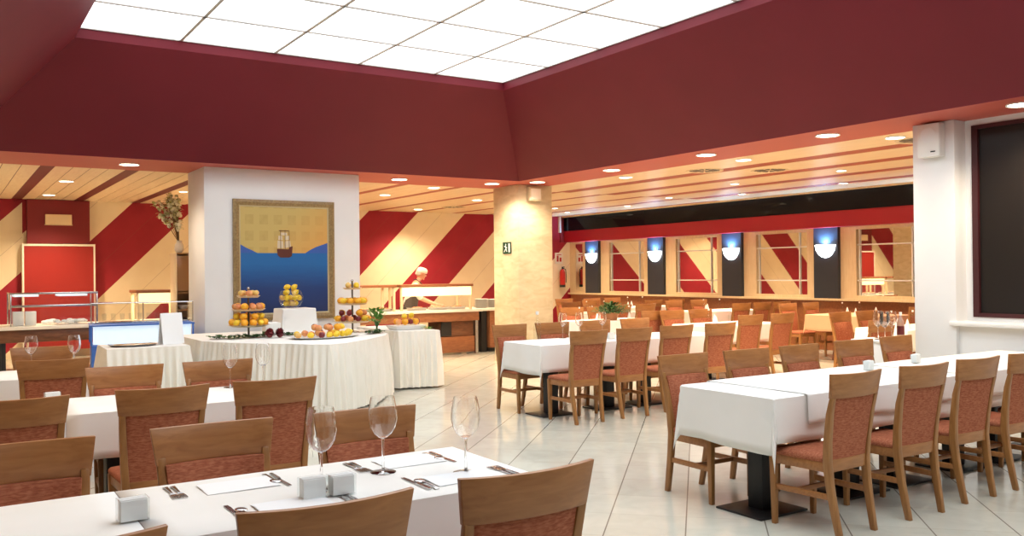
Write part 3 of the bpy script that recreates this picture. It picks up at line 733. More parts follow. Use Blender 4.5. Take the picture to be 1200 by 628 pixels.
setting(1.64, 2.88, 0, 'on our side of the table at the aisle end')
setting(.98, 2.86, 0, 'on our side behind the middle chair back')
setting(1.60, 6.05, PI, 'before the second-row facing chair')
for (a, c_), l in zip([((4.9, 3.75), 1), ((5.35, 3.9), 2)], ['x', 'y']): pass

def make_sugar():
    t = thing('sugar_holder', 'x', 'sugar holder')
    f = MB(); w, d, h = .045, .03, .072
    f.box(-w, w, -d, d, 0, .004).box(-w, w, -d, -d + .003, .004, h).box(-w, w, d - .003, d, .004, h).box(-w, -w + .003, -d + .003, d - .003, .004, h).box(w - .003, w, -d + .003, d - .003, .004, h)
    f.build('holder', M['pane'], t, smooth=False)
    M.setdefault('pale', mat('pale sachet', (.90, .91, .90), .6))
    s_ = MB()
    for k in range(7): s_.box(-w + .006, w - .006, -d + .007 + k*.0068, -d + .012 + k*.0068, .005, .068 + .004 * (k % 2))
    s_.build('sachets', [M['paper'], M['pale']] if False else M['pale'], t, smooth=False)
    return t
sugar = Proto(make_sugar())
for x, y, l in ((.50, 2.97, 'alone on the plain cloth beside the wine glass table'), (1.165, 2.90, 'on the wine glass table, first of a touching pair'), (1.065, 2.91, 'on the wine glass table, second of a touching pair'),
                (5.87, 4.10, 'on the long white table, near the third facing chair'), (6.60, 4.18, 'on the long white table, near the wall end'), (.30, 7.95, 'on the third-row table edge'), (.56, 5.98, 'on the second-row table'), (6.05, 7.9, 'on the stone pillar table by the first chair back'), (6.42, 7.82, 'on the stone pillar table between chair backs'), (7.0, 7.85, 'on the stone pillar table by the third chair back')):
    sugar.put((x, y, ZT + .0105 if 4.4 < x < 8 and y < 5 else zt), random.uniform(-.2, .2), 'clear sugar sachet holder ' + l, 'sugar holders')
# folded napkin cones and small bottles on the back tables
cone = Proto(tag(MB().lathe([(.035, 0), (.03, .03), (.012, .10), (.003, .125), (.0005, .126)], n=14).build('napkin_cone', M['paper']), 'x', 'napkin'))
bot = thing('oil_bottle', 'x', 'bottle')
MB().lathe([(.03, 0), (.031, .10), (.026, .125), (.011, .15), (.010, .19), (.0005, .191)], n=16).build('bottle_body', M['pane'], bot)
MB().lathe([(.012, .19), (.013, .215), (.0005, .216)], n=12).build('cap', M['whitep'], bot)
bot = Proto(bot)
for i, (x, y, lx, ly, l) in enumerate(BT + [(13.1, 9.35, 1.1, 1.0, 'splayed-leg table')]):
    for k, dx in enumerate((-.45, -.1, .3)):
        if i == 1 and k == 1: continue
        cone.put((x + dx * lx / 1.5, y + (.15 if k % 2 else -.2), ZT + .003), 0, 'white napkin cone standing on the back-room tables', 'napkin cones on the back-room tables')
    ox = .35 if i == 1 else 0
    bot.put((x + .12 + ox, y + .05, ZT + .003), 0, 'small clear cruet bottle standing on the back-room tables', 'cruet bottles on the back-room tables')
    bot.put((x - .25 - ox * .7, y + .12, ZT + .003), 0, 'small clear cruet bottle standing on the back-room tables', 'cruet bottles on the back-room tables')
bot.put((5.72, 8.28, ZT + .003), 0, 'clear carafe on the stone pillar table beside the first facing chair', None, 1.5)

# glass cabinet beside the white pillar
sb = thing('service_cabinet', 'low white cabinet beside the white pillar behind the long table', 'cabinet', (8.33, 5.68, 0))
MB().box(-.17, .17, -.20, .20, .08, .79).build('body', M['whitep'], sb, bevel=.006)
MB().box(-.19, .19, -.22, .22, .79, .81).build('worktop', M['white'], sb, bevel=.004)
MB().box(-.15, .15, -.18, .18, 0, .08).build('plinth', M['black'], sb, smooth=False)
for s in (-1, 1):
    d = MB().box(s*.084 - .08, s*.084 + .08, -.217, -.202, .10, .77).build('door', M['white'], sb, bevel=.004)
    MB().box(s*.03 - .005, s*.03 + .005, -.232, -.217, .50, .62).build('handle', M['steel'], d, bevel=.003)
for i, (x, y) in enumerate(((8.21, 5.54), (8.33, 5.54), (8.27, 5.66), (8.39, 5.66), (8.45, 5.78))):
    glass.put((x, y, .811), i, 'empty wine glass standing in a cluster on the white cabinet', 'wine glasses on the white cabinet', (1.25, 1.25, 1.32))
bt = thing('wine_bottle', 'pale pink bottle with dark red label beside the glasses on the white cabinet', 'bottle', (8.47, 5.53, .811))
MB().lathe([(.036, 0), (.037, .17), (.030, .20), (.014, .23), (.013, .28), (.0005, .281)], n=18).build('bottle_body', mat('pale pink glass', (.80, .55, .45), .15, trans=.6), bt)
MB().lathe([(.0375, .05), (.038, .055), (.038, .135), (.0375, .14)], n=18).build('label', mat('dark red label', (.14, .02, .02), .5), bt)
MB().lathe([(.0145, .25), (.015, .285), (.0005, .286)], n=14).build('cap', M['whitep'], bt)

# plant on the back table
pl = thing('potted_plant', 'bushy dark green potted plant on a white-clothed back-room table', 'plant', (8.92, 10.85, ZT + .003))
MB().lathe([(.09, 0), (.13, .11), (.14, .12), (.12, .12), (.11, .10), (.0005, .10)], n=20).build('pot', M['terracotta'], pl)
def leaf(b, base, d, up, L, w):
    d = Vector(d).normalized(); side = d.cross(Vector((0, 0, 1)));
    side = side.normalized() if side.length > .01 else Vector((1, 0, 0))
    p = Vector(base); q = []
    for f, ww, dz in ((0, .15, 0), (.35, 1, .10), (.7, .8, .06), (1, .05, -.12)):
        c_ = p + d * L * f + Vector((0, 0, up * L * f + dz * L)); q.append((c_ - side * w * ww, c_ + Vector((0, 0, -.12 * w)), c_ + side * w * ww))
    o = len(b.v); vs = [x for r_ in q for x in r_]; fs = []
    for k in range(3):
        for s in range(2): fs.append((k*3 + s, k*3 + s + 1, k*3 + 4 + s, k*3 + 3 + s))
    b.add(vs, fs)
b = MB(); rn = random.Random(3)
for k in range(260):
    a = rn.uniform(0, 2*PI); r = rn.uniform(.0, .27); h = .10 + (1 - (r/.3)**2) * rn.uniform(.02, .17)
    leaf(b, (r*math.cos(a), r*math.sin(a), h), (math.cos(a), math.sin(a), .2), rn.uniform(-.2, .6), rn.uniform(.06, .10), rn.uniform(.014, .024))
b.build('foliage', M['leaf'], pl, smooth=False)
b = MB()
for k in range(14):
    a = 2*PI*k/14; b.tube([(0, 0, .09), (.1*math.cos(a), .1*math.sin(a), .16), (.2*math.cos(a), .2*math.sin(a), .17)], .004, 5)
b.build('stems', M['twig'], pl)

# ------------------------------------------------------------------ buffet tables
def skirt_mb(poly, z0, z1, pitch=.085, amp=.024, seed=1, flare=.03):
    """pleated wall following a closed polygon (x, y), counter-clockwise"""
    rn = random.Random(seed); pts = []; n = len(poly)
    for i in range(n):
        a, c_ = Vector(poly[i]), Vector(poly[(i + 1) % n]); L = (c_ - a).length; nn = max(2, int(L / (pitch / 6)))
        d = (c_ - a).normalized(); nrm = Vector((d.y, -d.x))
        for k in range(nn): pts.append((a + (c_ - a) * k / nn, nrm))
    m = len(pts); ph = 0; offs = []
    for k in range(m):
        ph += 2*PI/6 * rn.uniform(.75, 1.25); offs.append(math.sin(ph) + .4 * math.sin(ph * .37 + 1))
    rows = []
    for f in (0, .04, .12, .3, .6, 1):
        z = z1 + (z0 - z1) * f; am = amp * (.18 + .82 * min(1, f * 2.2))
        r_ = []
        for (p, nr), o in zip(pts, offs):
            q = p + nr * (am * (o + 1.2) + flare * f); r_.append((q.x, q.y, z))
        rows.append(r_)
    return MB().sections(rows, cap=False)
def buffet(name, label, poly, ztop, seed, loc=(0, 0, 0), cloth_label=None):
    t = thing(name, label, 'buffet table', loc)
    MB().prism(poly, ztop - .03, ztop).build('tabletop', M['cloth'], t, bevel=.008)
    skirt_mb(poly, .025, ztop - .004, seed=seed).build('skirt', M['skirt'], t, label='pleated cream skirt')
    b = MB()
    cx = sum(p[0] for p in poly)/len(poly); cy = sum(p[1] for p in poly)/len(poly)
    for p in poly[::max(1, len(poly)//4)][:4]:
        x, y = cx + (p[0] - cx)*.8, cy + (p[1] - cy)*.8
        MB().tube([(x, y, 0), (x, y, ztop - .03)], .02, 8).build('leg', M['steel'], t)
    return t
PA = [(2.58, 10.72), (2.76, 10.24), (2.98, 9.93), (3.26, 9.66), (3.42, 9.38), (3.60, 9.26), (3.80, 9.32), (4.10, 9.56), (4.45, 9.90), (4.70, 10.18), (4.88, 10.50), (4.90, 11.0), (4.90, 12.1), (2.58, 12.1)]
buffet('buffet_table', 'large white skirted table of fruit in front of the painting', PA, ZT, 5)
PB = [(5.13, 10.71), (5.70, 10.60), (5.72, 12.1), (5.13, 12.1)]
buffet('buffet_table', 'narrow white skirted table with a plate of oranges beside the fruit table', PB, ZT, 6)
PC = [(1.50, 10.42), (2.37, 10.42), (2.37, 11.2), (1.52, 11.2)]
buffet('buffet_table', 'small white skirted table holding a paper card, before the blue cold case', PC, .76, 7)

# fruits: one model each, then copies
def fruit(name, mt, r, s=(1, 1, 1), tip=0, dent=0):
    t = thing(name, 'x', 'fruit')
    b = MB().ball((0, 0, 0), r, 16, 12, s)
    vs = []
    for p in b.v:
        f = abs(p[2]) / (r * s[2])
        if tip and f > .85: p = (p[0], p[1], p[2] * (1 + tip * (f - .85) / .15))
        if dent and f > .8 and p[2] > 0: p = (p[0], p[1], p[2] - dent * (f - .8) / .2)
        vs.append(p)
    b.v = vs; b.build('flesh', mt, t)
    MB().tube([(0, 0, r*s[2]*(1 + tip) - dent - .003), (.002, 0, r*s[2]*(1 + tip) - dent + .008)], .0025, 6).build('stem', M['twig'], t)
    return Proto(t)
F = {'orange': fruit('orange', M['orange'], .046, (1, 1, .95), 0, .003), 'lemon': fruit('lemon', M['lemon'], .037, (1, 1, 1.15), .18),
     'peach': fruit('peach', M['peach'], .043, (1, 1, .92), 0, .006), 'plum': fruit('plum', M['plum'], .037, (1, 1, 1.05), 0, .004), 'apple': fruit('apple', M['apple'], .041, (1, 1, .9), 0, .009)}
def put_fruit(k, loc, label, group):
    o = F[k].put(loc, random.uniform(0, 6), label, group)
    if k == 'lemon': o.rotation_euler = (random.uniform(.9, 1.6), 0, random.uniform(0, 6))
    else: o.rotation_euler = (random.uniform(-.4, .4), random.uniform(-.4, .4), random.uniform(0, 6))
    return o

def stand(loc, radii, zs, kinds, label, who):
    t = thing('fruit_stand', label, 'fruit stand', loc)
    MB().lathe([(.001, 0), (.09, 0), (.09, .008), (.02, .02), (.014, .03)], n=24).build('base', M['steel'], t)
    MB().tube([(0, 0, .02), (0, 0, zs[-1] + .10)], .012, 10).build('pole', mat('dark pole', (.12, .10, .08), .35, .6), t)
    MB().ball((0, 0, zs[-1] + .11), .018, 12, 8).build('finial', M['steel'], t)
    for i, (r, z) in enumerate(zip(radii, zs)):
        MB().lathe([(.013, z), (r*.8, z), (r, z + .018), (r + .004, z + .018), (r*.82, z - .006), (.013, z - .006)], n=28).build('tray', M['frame'], t)
    tiers = ['bottom', 'middle', 'top']
    for i, (r, z) in enumerate(zip(radii, zs)):
        ks = kinds[i]; n = max(3, int(2*PI*(r - .05) / .097))
        for q in range(n):
            a = 2*PI*q/n + i
            k = ks[q % len(ks)]
            put_fruit(k, (loc[0] + (r - .05)*math.cos(a), loc[1] + (r - .05)*math.sin(a), loc[2] + z + .05), '%s resting on %s tray of fruit stand %s' % (k, tiers[i], who), '%s tray fruit of the stand %s' % (tiers[i], who))
        if i == 0:
            n2 = max(3, n - 5)
            for q in range(n2):
                a = 2*PI*(q + .5)/n2 + i; k = ks[(q * 2 + 1) % len(ks)]
                put_fruit(k, (loc[0] + (r - .097)*math.cos(a), loc[1] + (r - .097)*math.sin(a), loc[2] + z + .125), '%s heaped on %s tray of fruit stand %s' % (k, tiers[i], who), '%s tray fruit of the stand %s' % (tiers[i], who))
stand((3.20, 10.95, ZT), (.25, .205, .14), (.14, .335, .50), [['orange', 'lemon', 'orange'], ['peach', 'peach', 'orange'], ['apple', 'apple', 'peach']], 'three-tier fruit stand at the pillar edge of the fruit table', 'at the pillar edge')
stand((4.60, 11.0, ZT), (.25, .205, .125), (.135, .37, .575), [['lemon', 'orange', 'plum', 'peach', 'plum'], ['orange', 'lemon', 'orange'], ['lemon', 'apple', 'lemon']], 'three-tier fruit stand near the green herb vase', 'near the herb vase')
# draped riser with the bowl of lemons
rs = cloth_mb(.40, .34, .36, .36, .36, .36, z=ZT + .33, seed=50, ext=.012).build('draped_riser', M['cloth'], None, (3.93, 11.35, 0))
tag(rs, 'white cloth draped over a box under the glass fruit bowl', 'draped riser')
vs = rs.data.vertices
for v in vs:
    if v.co.z < ZT + .004: v.co.z = ZT + .004
bw = thing('glass_bowl', 'round glass bowl full of lemons on the white draped riser', 'bowl', (3.87, 11.33, ZT + .335))
pr_ = [(.001, 0), (.07, .002), (.125, .035), (.158, .09), (.162, .15), (.135, .225)]
MB().lathe(pr_ + [(r - .003, z + .003) for r, z in reversed(pr_[1:])] + [(.001, .004)], n=28).build('bowl_wall', M['pane'], bw)
rn = random.Random(9)
for ring_, (zz, rr, n) in enumerate(((.06, .064, 4), (.135, .104, 6), (.135, .0, 1), (.205, .08, 4), (.275, .045, 2))):
    for q in range(n):
        a = 2*PI*q/n + ring_ * .7; k = 'lemon' if rn.random() < .8 else 'apple'
        put_fruit(k, (3.87 + rr*math.cos(a), 11.33 + rr*math.sin(a), ZT + .335 + zz), '%s heaped in the round glass bowl' % k, 'fruit in the glass bowl')
# platter
pz = thing('fruit_platter', 'wide white platter of plums, peaches and lemons on the fruit table', 'platter', (3.93, 10.28, ZT + .002), R(20))
MB().lathe([(.001, .0), (.30, 0), (.38, .022), (.385, .022), (.30, -.0), (.001, .006)], n=36).xf(Matrix.Diagonal((1.25, .85, 1, 1))).build('dish', M['whitep'], pz)
rn = random.Random(21); ca, sa = math.cos(R(20)), math.sin(R(20))
for zz, sc_, pts in ((.052, 1, [(-.36, 0, 'apple'), (-.30, -.13, 'lemon'), (-.28, .12, 'lemon'), (-.21, -.2, 'plum'), (-.20, -.02, 'peach'), (-.12, -.22, 'lemon'), (-.12, .18, 'peach'), (-.10, -.07, 'peach'), (-.02, -.22, 'lemon'), (.0, -.1, 'orange'), (0, .1, 'peach'), (.08, -.2, 'lemon'), (.1, -.02, 'lemon'), (.1, .18, 'plum'), (.18, -.16, 'lemon'), (.2, .04, 'lemon'), (.27, -.1, 'lemon'), (.28, .12, 'lemon'), (.35, .0, 'lemon')]),
                     (.128, 1, [(-.17, -.1, 'peach'), (-.10, .04, 'peach'), (-.03, -.12, 'peach'), (.04, .0, 'peach'), (.10, -.1, 'orange'), (.14, .08, 'plum'), (-.04, .12, 'plum'), (.2, -.05, 'lemon')])):
    for x, y, k in pts:
        put_fruit(k, (3.93 + 1.12*(x*ca - y*sa), 10.28 + 1.12*(x*sa + y*ca), ZT + zz), '%s on the wide white platter of mixed fruit' % k, 'fruit on the platter')
# dark red radicchio heads
rd = thing('radicchio', 'x', 'vegetable')
b = MB(); rn = random.Random(4)
for k in range(40):
    a = rn.uniform(0, 2*PI); e_ = rn.uniform(.1, 1.4); d = (math.cos(a)*math.cos(e_), math.sin(a)*math.cos(e_), math.sin(e_))
    leaf(b, (d[0]*.02, d[1]*.02, .02 + d[2]*.02), d, d[2]*.7, .055, .032)
b.build('outer_leaves', M['plum'], rd, smooth=False); MB().ball((0, 0, .045), .042, 14, 10).build('heart', M['plum'], rd)
rd = Proto(rd)
rd.put((3.36, 10.62, ZT + .002), 0, 'dark red leafy head on fruit table, beside the green garland', 'radicchio heads')
rd.put((3.48, 10.60, ZT + .002), 1, 'dark red leafy head on fruit table, toward the fruit platter', 'radicchio heads')
# leaf garlands
def garland(pts, n, label, loc, mt='leaf', L=.09):
    t = thing('leaf_garland', label, 'garland', loc); b = MB(); rn = random.Random(n); 
    for k in range(n):
        f = k / n * (len(pts) - 1); i = int(f); g = f - i
        p = Vector(pts[i]) * (1 - g) + Vector(pts[min(i + 1, len(pts) - 1)]) * g; a = rn.uniform(0, 2*PI)
        leaf(b, (p.x + rn.uniform(-.03, .03), p.y + rn.uniform(-.03, .03), rn.uniform(.006, .03)), (math.cos(a), math.sin(a), .1), rn.uniform(0, .35), L*rn.uniform(.8, 1.2), L*.28)
    b.build('leaves', M[mt], t, smooth=False)
    MB().tube([(p[0], p[1], .008) for p in pts], .004, 5).build('stem', M['twig'], t)
garland([(-.40, .12, 0), (-.2, .03, 0), (0, 0, 0), (.15, .02, 0), (.28, .08, 0)], 60, 'dark green leaf garland under the fruit stand at the pillar edge', (3.10, 10.72, ZT + .002))
garland([(-.1, 0, 0), (.12, .05, 0)], 26, 'dark green leaves around the herb vase foot', (4.66, 10.44, ZT + .002), L=.09)
garland([(-.08, 0, 0), (.10, .05, 0)], 16, 'dark green leaf sprig lying on the fruit table below the lemon bowl', (3.66, 10.86, ZT + .002))
vz = thing('herb_vase', 'bright green herb bunch in a slim stem vase beside the fruit stand', 'plant', (4.78, 10.62, ZT + .002))
MB().lathe([(.04, 0), (.04, .006), (.012, .014), (.012, .08), (.03, .11), (.032, .15), (.001, .15)], n=18).build('vase', mat('green glass', (.05, .12, .03), .1), vz)
b = MB(); rn = random.Random(8)
for k in range(90):
    a = rn.uniform(0, 2*PI); r = rn.uniform(0, .10)
    leaf(b, (r*math.cos(a), r*math.sin(a), rn.uniform(.15, .32) - r*.4), (math.cos(a), math.sin(a), .3), rn.uniform(.1, .8), .06, .02)
b.build('leaves', M['leafl'], vz, smooth=False)
# oranges on a plate on the narrow table
op = thing('serving_dish', 'white rectangular dish of oranges and greens on the narrow skirted table', 'dish', (5.39, 11.0, ZT + .002))
MB().hexa([(-.20, -.13, 0), (.20, -.13, 0), (.20, .13, 0), (-.20, .13, 0)], [(-.24, -.17, .06), (.24, -.17, .06), (.24, .17, .06), (-.24, .17, .06)]).build('dish_body', M['whitep'], op, bevel=.006)
for x, y, z, k in ((-.15, -.08, .1, 'peach'), (-.06, -.09, .1, 'orange'), (.03, -.08, .1, 'plum'), (.12, -.06, .1, 'orange'), (-.12, .05, .1, 'orange'), (0, .04, .1, 'lemon'), (.13, .06, .1, 'lemon'), (-.04, -.03, .16, 'lemon'), (.08, -.0, .165, 'lemon'), (.18, .0, .1, 'plum')):
    put_fruit(k, (5.39 + x, 11.0 + y, ZT + z + (.012 if z < .12 else .025)), '%s piled in the white dish on the narrow skirted table' % k, 'fruit in the white dish')
garland([(-.04, 0, 0), (.06, .02, 0)], 16, 'green leaf sprig at the end of the dish of oranges', (5.62, 10.80, ZT + .002), 'leafl', .06)
tr_ = thing('candle_tray', 'small white tray on the fruit table beside the riser', 'tray', (3.55, 11.15, ZT + .002))
MB().box(-.10, .10, -.08, .08, 0, .16).build('tray_body', M['whitep'], tr_, bevel=.01)
MB().box(-.07, .07, -.05, .05, .16, .166).build('inset', M['paper'], tr_, smooth=False)
# paper card and tray on the small table
cd = thing('paper_card', 'folded white paper card standing on the small skirted table', 'card', (2.24, 10.75, .762), R(25))
MB().hexa([(-.145, -.05, 0), (.145, -.05, 0), (.145, -.046, 0), (-.145, -.046, 0)], [(-.145, -.002, .36), (.145, -.002, .36), (.145, .002, .36), (-.145, .002, .36)]).build('front_leaf', M['paper'], cd, smooth=False)
MB().hexa([(-.145, .046, 0), (.145, .046, 0), (.145, .05, 0), (-.145, .05, 0)], [(-.145, -.002, .36), (.145, -.002, .36), (.145, .002, .36), (-.145, .002, .36)]).build('rear_leaf', M['paper'], cd, smooth=False)
ty = thing('serving_tray', 'oval steel tray on the small skirted table', 'tray', (1.82, 10.70, .762))
MB().lathe([(.001, 0), (.16, 0), (.20, .02), (.205, .02), (.165, -.0), (.001, .003)], n=28).xf(Matrix.Diagonal((1.3, .8, 1, 1))).build('tray_dish', M['steel'], ty)
MB().tube([(-.2, 0, .02), (-.26, 0, .03), (-.2, .05, .02)], .006, 6).build('handle', M['steel'], ty)

# blue cold display case
bc = thing('cold_display_case', 'blue cold display case with lit white front and glass guard', 'display case', (2.27, 12.75, 0), R(-6))
b = MB().box(-.62, .62, -.38, .38, .06, .66).build('cabinet', M['blue'], bc, bevel=.01)
f = MB().box(-.64, .64, -.40, .40, .905, .925)
for sx in (-1, 1):
    for sy in (-1, 1): f.box(sx*.62 - .012, sx*.62 + .012, sy*.38 - .012, sy*.38 + .012, .66, .905)
f.build('frame', M['blue'], bc, bevel=.004)
MB().box(-.60, .60, -.33, -.31, .67, .90).build('light_panel', M['cool'], bc, smooth=False)
MB().box(-.585, .585, -.39, -.385, .665, .90).build('front_glass', M['pane'], bc, smooth=False)
g = MB().box(-.62, .62, -.36, -.352, .94, 1.20).box(-.62, .62, -.36, .15, 1.20, 1.208).box(-.62, -.612, -.352, .15, .94, 1.20).box(.612, .62, -.352, .15, .94, 1.20)
g.build('glass_guard', M['pane'], bc, smooth=False)
f = MB()
for x in (-.62, 0, .62): f.tube([(x, -.365, .94), (x, -.365, 1.21)], .008, 6)
f.tube([(-.63, -.36, 1.205), (.63, -.36, 1.205)], .008, 6); f.build('guard_rail', M['steel'], bc)
MB().box(-.58, .58, -.05, .30, .925, .945).build('tray', M['steel'], bc, bevel=.004)
for s in (-1, 1):
    for q in (-1, 1): MB().box(s*.5 - .03, s*.5 + .03, q*.28 - .03, q*.28 + .03, 0, .06).build('foot', M['black'], bc, smooth=False)
gp = Proto(tag(MB().lathe([(.025, 0), (.03, .09), (.028, .09), (.023, .004), (.001, .004)], n=14).build('tumbler', M['pane']), 'x', 'glass'))
for k in range(9):
    gp.put((1.84 + .11*k, 12.95 - .012*k, .96), 0, 'clear tumbler in the row on top of the blue cold case', 'tumblers on the cold case')

# left buffet counter with its glass case
lc = thing('buffet_counter', 'dark wood buffet counter below the red wall panel', 'counter', (1.35, 14.75, 0))
MB().box(-.75, .95, -.45, .45, .80, .85).build('worktop', M['cream'], lc, bevel=.006)
MB().box(-.68, .90, -.40, .40, .62, .80).build('fascia_board', M['darkwood'], lc, bevel=.004)
for x in (-.62, .80):
    for y in (-.33, .33): MB().box(x - .03, x + .03, y - .03, y + .03, 0, .62).build('leg', M['black'], lc, smooth=False)
MB().box(-.60, .78, -.30, .30, .16, .19).build('shelf', M['darkwood'], lc, bevel=.003)
gc = thing('glass_display_case', 'clear glass display case with white lit ends on the dark counter', 'display case', (1.42, 14.70, .852))
f = MB().box(-.60, .52, -.36, -.352, 0, .46).box(-.60, .52, -.36, .30, .46, .468).box(-.60, -.592, -.352, .30, 0, .46).box(.512, .52, -.352, .30, 0, .46).box(-.59, .51, -.30, .28, .28, .286)
f.build('glass_panes', M['pane'], gc, smooth=False)
f = MB()
for x in (-.6, .52): f.box(x - .01, x + .01, -.37, -.35, 0, .48).box(x - .01, x + .01, .29, .31, 0, .48)
f.box(-.61, .53, -.375, -.35, .27, .30).box(-.61, .53, -.375, -.35, .455, .48)
for x in (-.6, .52): f.box(x - .009, x + .009, -.36, .30, .456, .479)
f.build('frame', M['steel'], gc, bevel=.002)
MB().box(-.55, -.24, -.28, .2, .42, .45).build('light_strip', M['cool'], gc, smooth=False)
MB().box(.02, .40, -.28, .2, .42, .45).build('light_strip', M['cool'], gc, smooth=False)
bx = Proto(tag(MB().box(-.07, .07, -.06, .06, 0, .20).build('white_carton', M['paper'], bevel=.006), 'x', 'carton'))
bx.put((.93, 14.62, .854), 0, 'white carton inside the glass case, outer one', 'white cartons in the glass case')
bx.put((1.09, 14.62, .854), 0, 'white carton inside the glass case, inner one', 'white cartons in the glass case')
b = MB(); rn = random.Random(5)
for k in range(30): b.ball((rn.uniform(-.26, .30), rn.uniform(-.1, .12), rn.uniform(.01, .04)), rn.uniform(.03, .05), 8, 6, (1, 1, .6))
o = b.build('crushed_ice', M['paper'], None, (1.52, 14.6, .874)); tag(o, 'bank of crushed ice along the glass case floor', 'ice', kind='stuff')
# heated wood hood and side counter
def hood(label, loc, w, cat='food warmer', lit=True):
    t = thing('heated_hood', label, cat, loc)
    MB().box(-w/2, w/2, -.30, .30, .44, .485).build('top_board', M['counterwood'], t, bevel=.004)
    MB().box(-w/2 + .04, w/2 - .04, -.285, -.27, .27, .435).build('lamp_glass', M['heat'] if lit else M['pane'], t, smooth=False)
    for s in (-1, 1):
        for y in (-.25, .25): MB().box(s*(w/2 - .04) - .022, s*(w/2 - .04) + .022, y - .022, y + .022, 0, .44).build('post', M['frame'], t, bevel=.003)
    MB().box(-w/2 + .06, w/2 - .06, -.30, -.294, .03, .27).build('sneeze_guard', M['pane'], t, smooth=False)
    l_ = bpy.data.lights.new('hood_light', 'AREA'); l_.energy = 5; l_.color = (1, .82, .52); l_.shape = 'RECTANGLE'; l_.size = w * .8; l_.size_y = .3
    lo = bpy.data.objects.new('hood_light', l_); COL.objects.link(lo); lo.parent = t; lo.location = (0, 0, .42)
    return t
sc_ = thing('side_counter', 'wooden side counter carrying the small heated hood', 'counter', (2.85, 14.95, 0))
MB().box(-.50, .58, -.42, .42, .80, .85).build('worktop', M['cream'], sc_, bevel=.006)
MB().box(-.46, .54, -.36, .36, .08, .80).build('carcass', M['darkwood'], sc_, bevel=.004)
MB().box(-.42, .50, -.33, .33, 0, .08).build('plinth', M['black'], sc_, smooth=False)
for s in (-1, 1):
    d = MB().box(.04 + s*.245 - .235, .04 + s*.245 + .235, -.378, -.362, .12, .76).build('door', M['counterwood'], sc_, bevel=.004)
    MB().box(.04 + s*.05 - .006, .04 + s*.05 + .006, -.396, -.378, .45, .6).build('handle', M['steel'], d, bevel=.002)
hood('small heated wooden hood with glowing lamp beside the tall brown cabinet', (2.86, 14.9, .852), .66)
# tall brown cabinet with open shelves and the flower vase
tc = thing('shelf_cabinet', 'tall narrow brown cabinet with open shelves beside the picture pillar', 'cabinet', (3.13, 14.1, 0))
MB().box(-.15, .15, .16, .18, 0, 1.9).build('back_panel', M['board'], tc, smooth=False)
for s in (-1, 1): MB().box(s*.15 - .012, s*.15 + .012, -.18, .18, 0, 1.9).build('side_panel', M['frame'], tc, bevel=.003)
for z in (.05, .72, 1.02, 1.28, 1.88): MB().box(-.138, .138, -.17, .16, z, z + .022).build('shelf', M['board'], tc, smooth=False)
MB().box(-.136, .136, -.172, -.155, 1.32, 1.86).build('door', M['board'], tc, bevel=.003)
MB().box(-.136, .136, -.172, -.155, .08, .70).build('door', M['board'], tc, bevel=.003)
bl = Proto(tag(MB().lathe([(.001, 0), (.04, 0), (.085, .06), (.08, .06), (.037, .005), (.001, .005)], n=20).build('white_bowl', M['whitep']), 'x', 'bowl'))
bl.put((3.11, 14.05, .744), 0, 'white bowl on the lower open shelf of the brown cabinet', 'bowls in the brown cabinet')
bl.put((3.11, 14.05, 1.044), 0, 'white bowl on the middle open shelf of the brown cabinet', 'bowls in the brown cabinet')
jr = thing('steel_jar', 'steel jar on the lower shelf behind a white bowl', 'jar', (3.16, 14.17, .744))
MB().lathe([(.05, 0), (.052, .13), (.045, .14), (.001, .14)], n=18).build('jar_body', M['steel'], jr); MB().lathe([(.047, .14), (.047, .155), (.01, .16), (.001, .17)], n=18).build('lid', M['black'], jr)
fv = thing('flower_vase', 'tall vase of blossoming branches on top of the brown cabinet', 'plant', (3.06, 14.08, 1.904))
MB().lathe([(.04, 0), (.07, .05), (.06, .13), (.035, .17), (.045, .19), (.03, .19), (.001, .15)], n=20).build('vase', M['cream'], fv)
b, l_, fl = MB(), MB(), MB(); rn = random.Random(12)
for k in range(22):
    a = rn.uniform(PI*.55, PI*1.5); sp = rn.uniform(.0, .42); h = rn.uniform(.30, .80)
    P0 = [Vector((0, 0, .15)), Vector((sp*.5*math.cos(a), sp*.5*math.sin(a), .15 + h*.55)), Vector((sp*math.cos(a), sp*math.sin(a), .15 + h))]
    b.tube(P0, .004, 5)
    for q in range(9):
        f = rn.uniform(.2, 1.0); p = P0[1].lerp(P0[2], f); aa = rn.uniform(0, 6.28)
        leaf(l_, p, (math.cos(aa), math.sin(aa), .2), rn.uniform(-.3, .5), .085, .026)
        if q < 6: fl.ball((p.x + rn.uniform(-.03, .03), p.y + rn.uniform(-.03, .03), p.z + rn.uniform(-.02, .02)), rn.uniform(.018, .032), 7, 5)
b.build('branches', M['twig'], fv); l_.build('leaves', mat('pale olive leaf', (.42, .42, .14), .5), fv, smooth=False); fl.build('blossoms', M['flower'], fv)

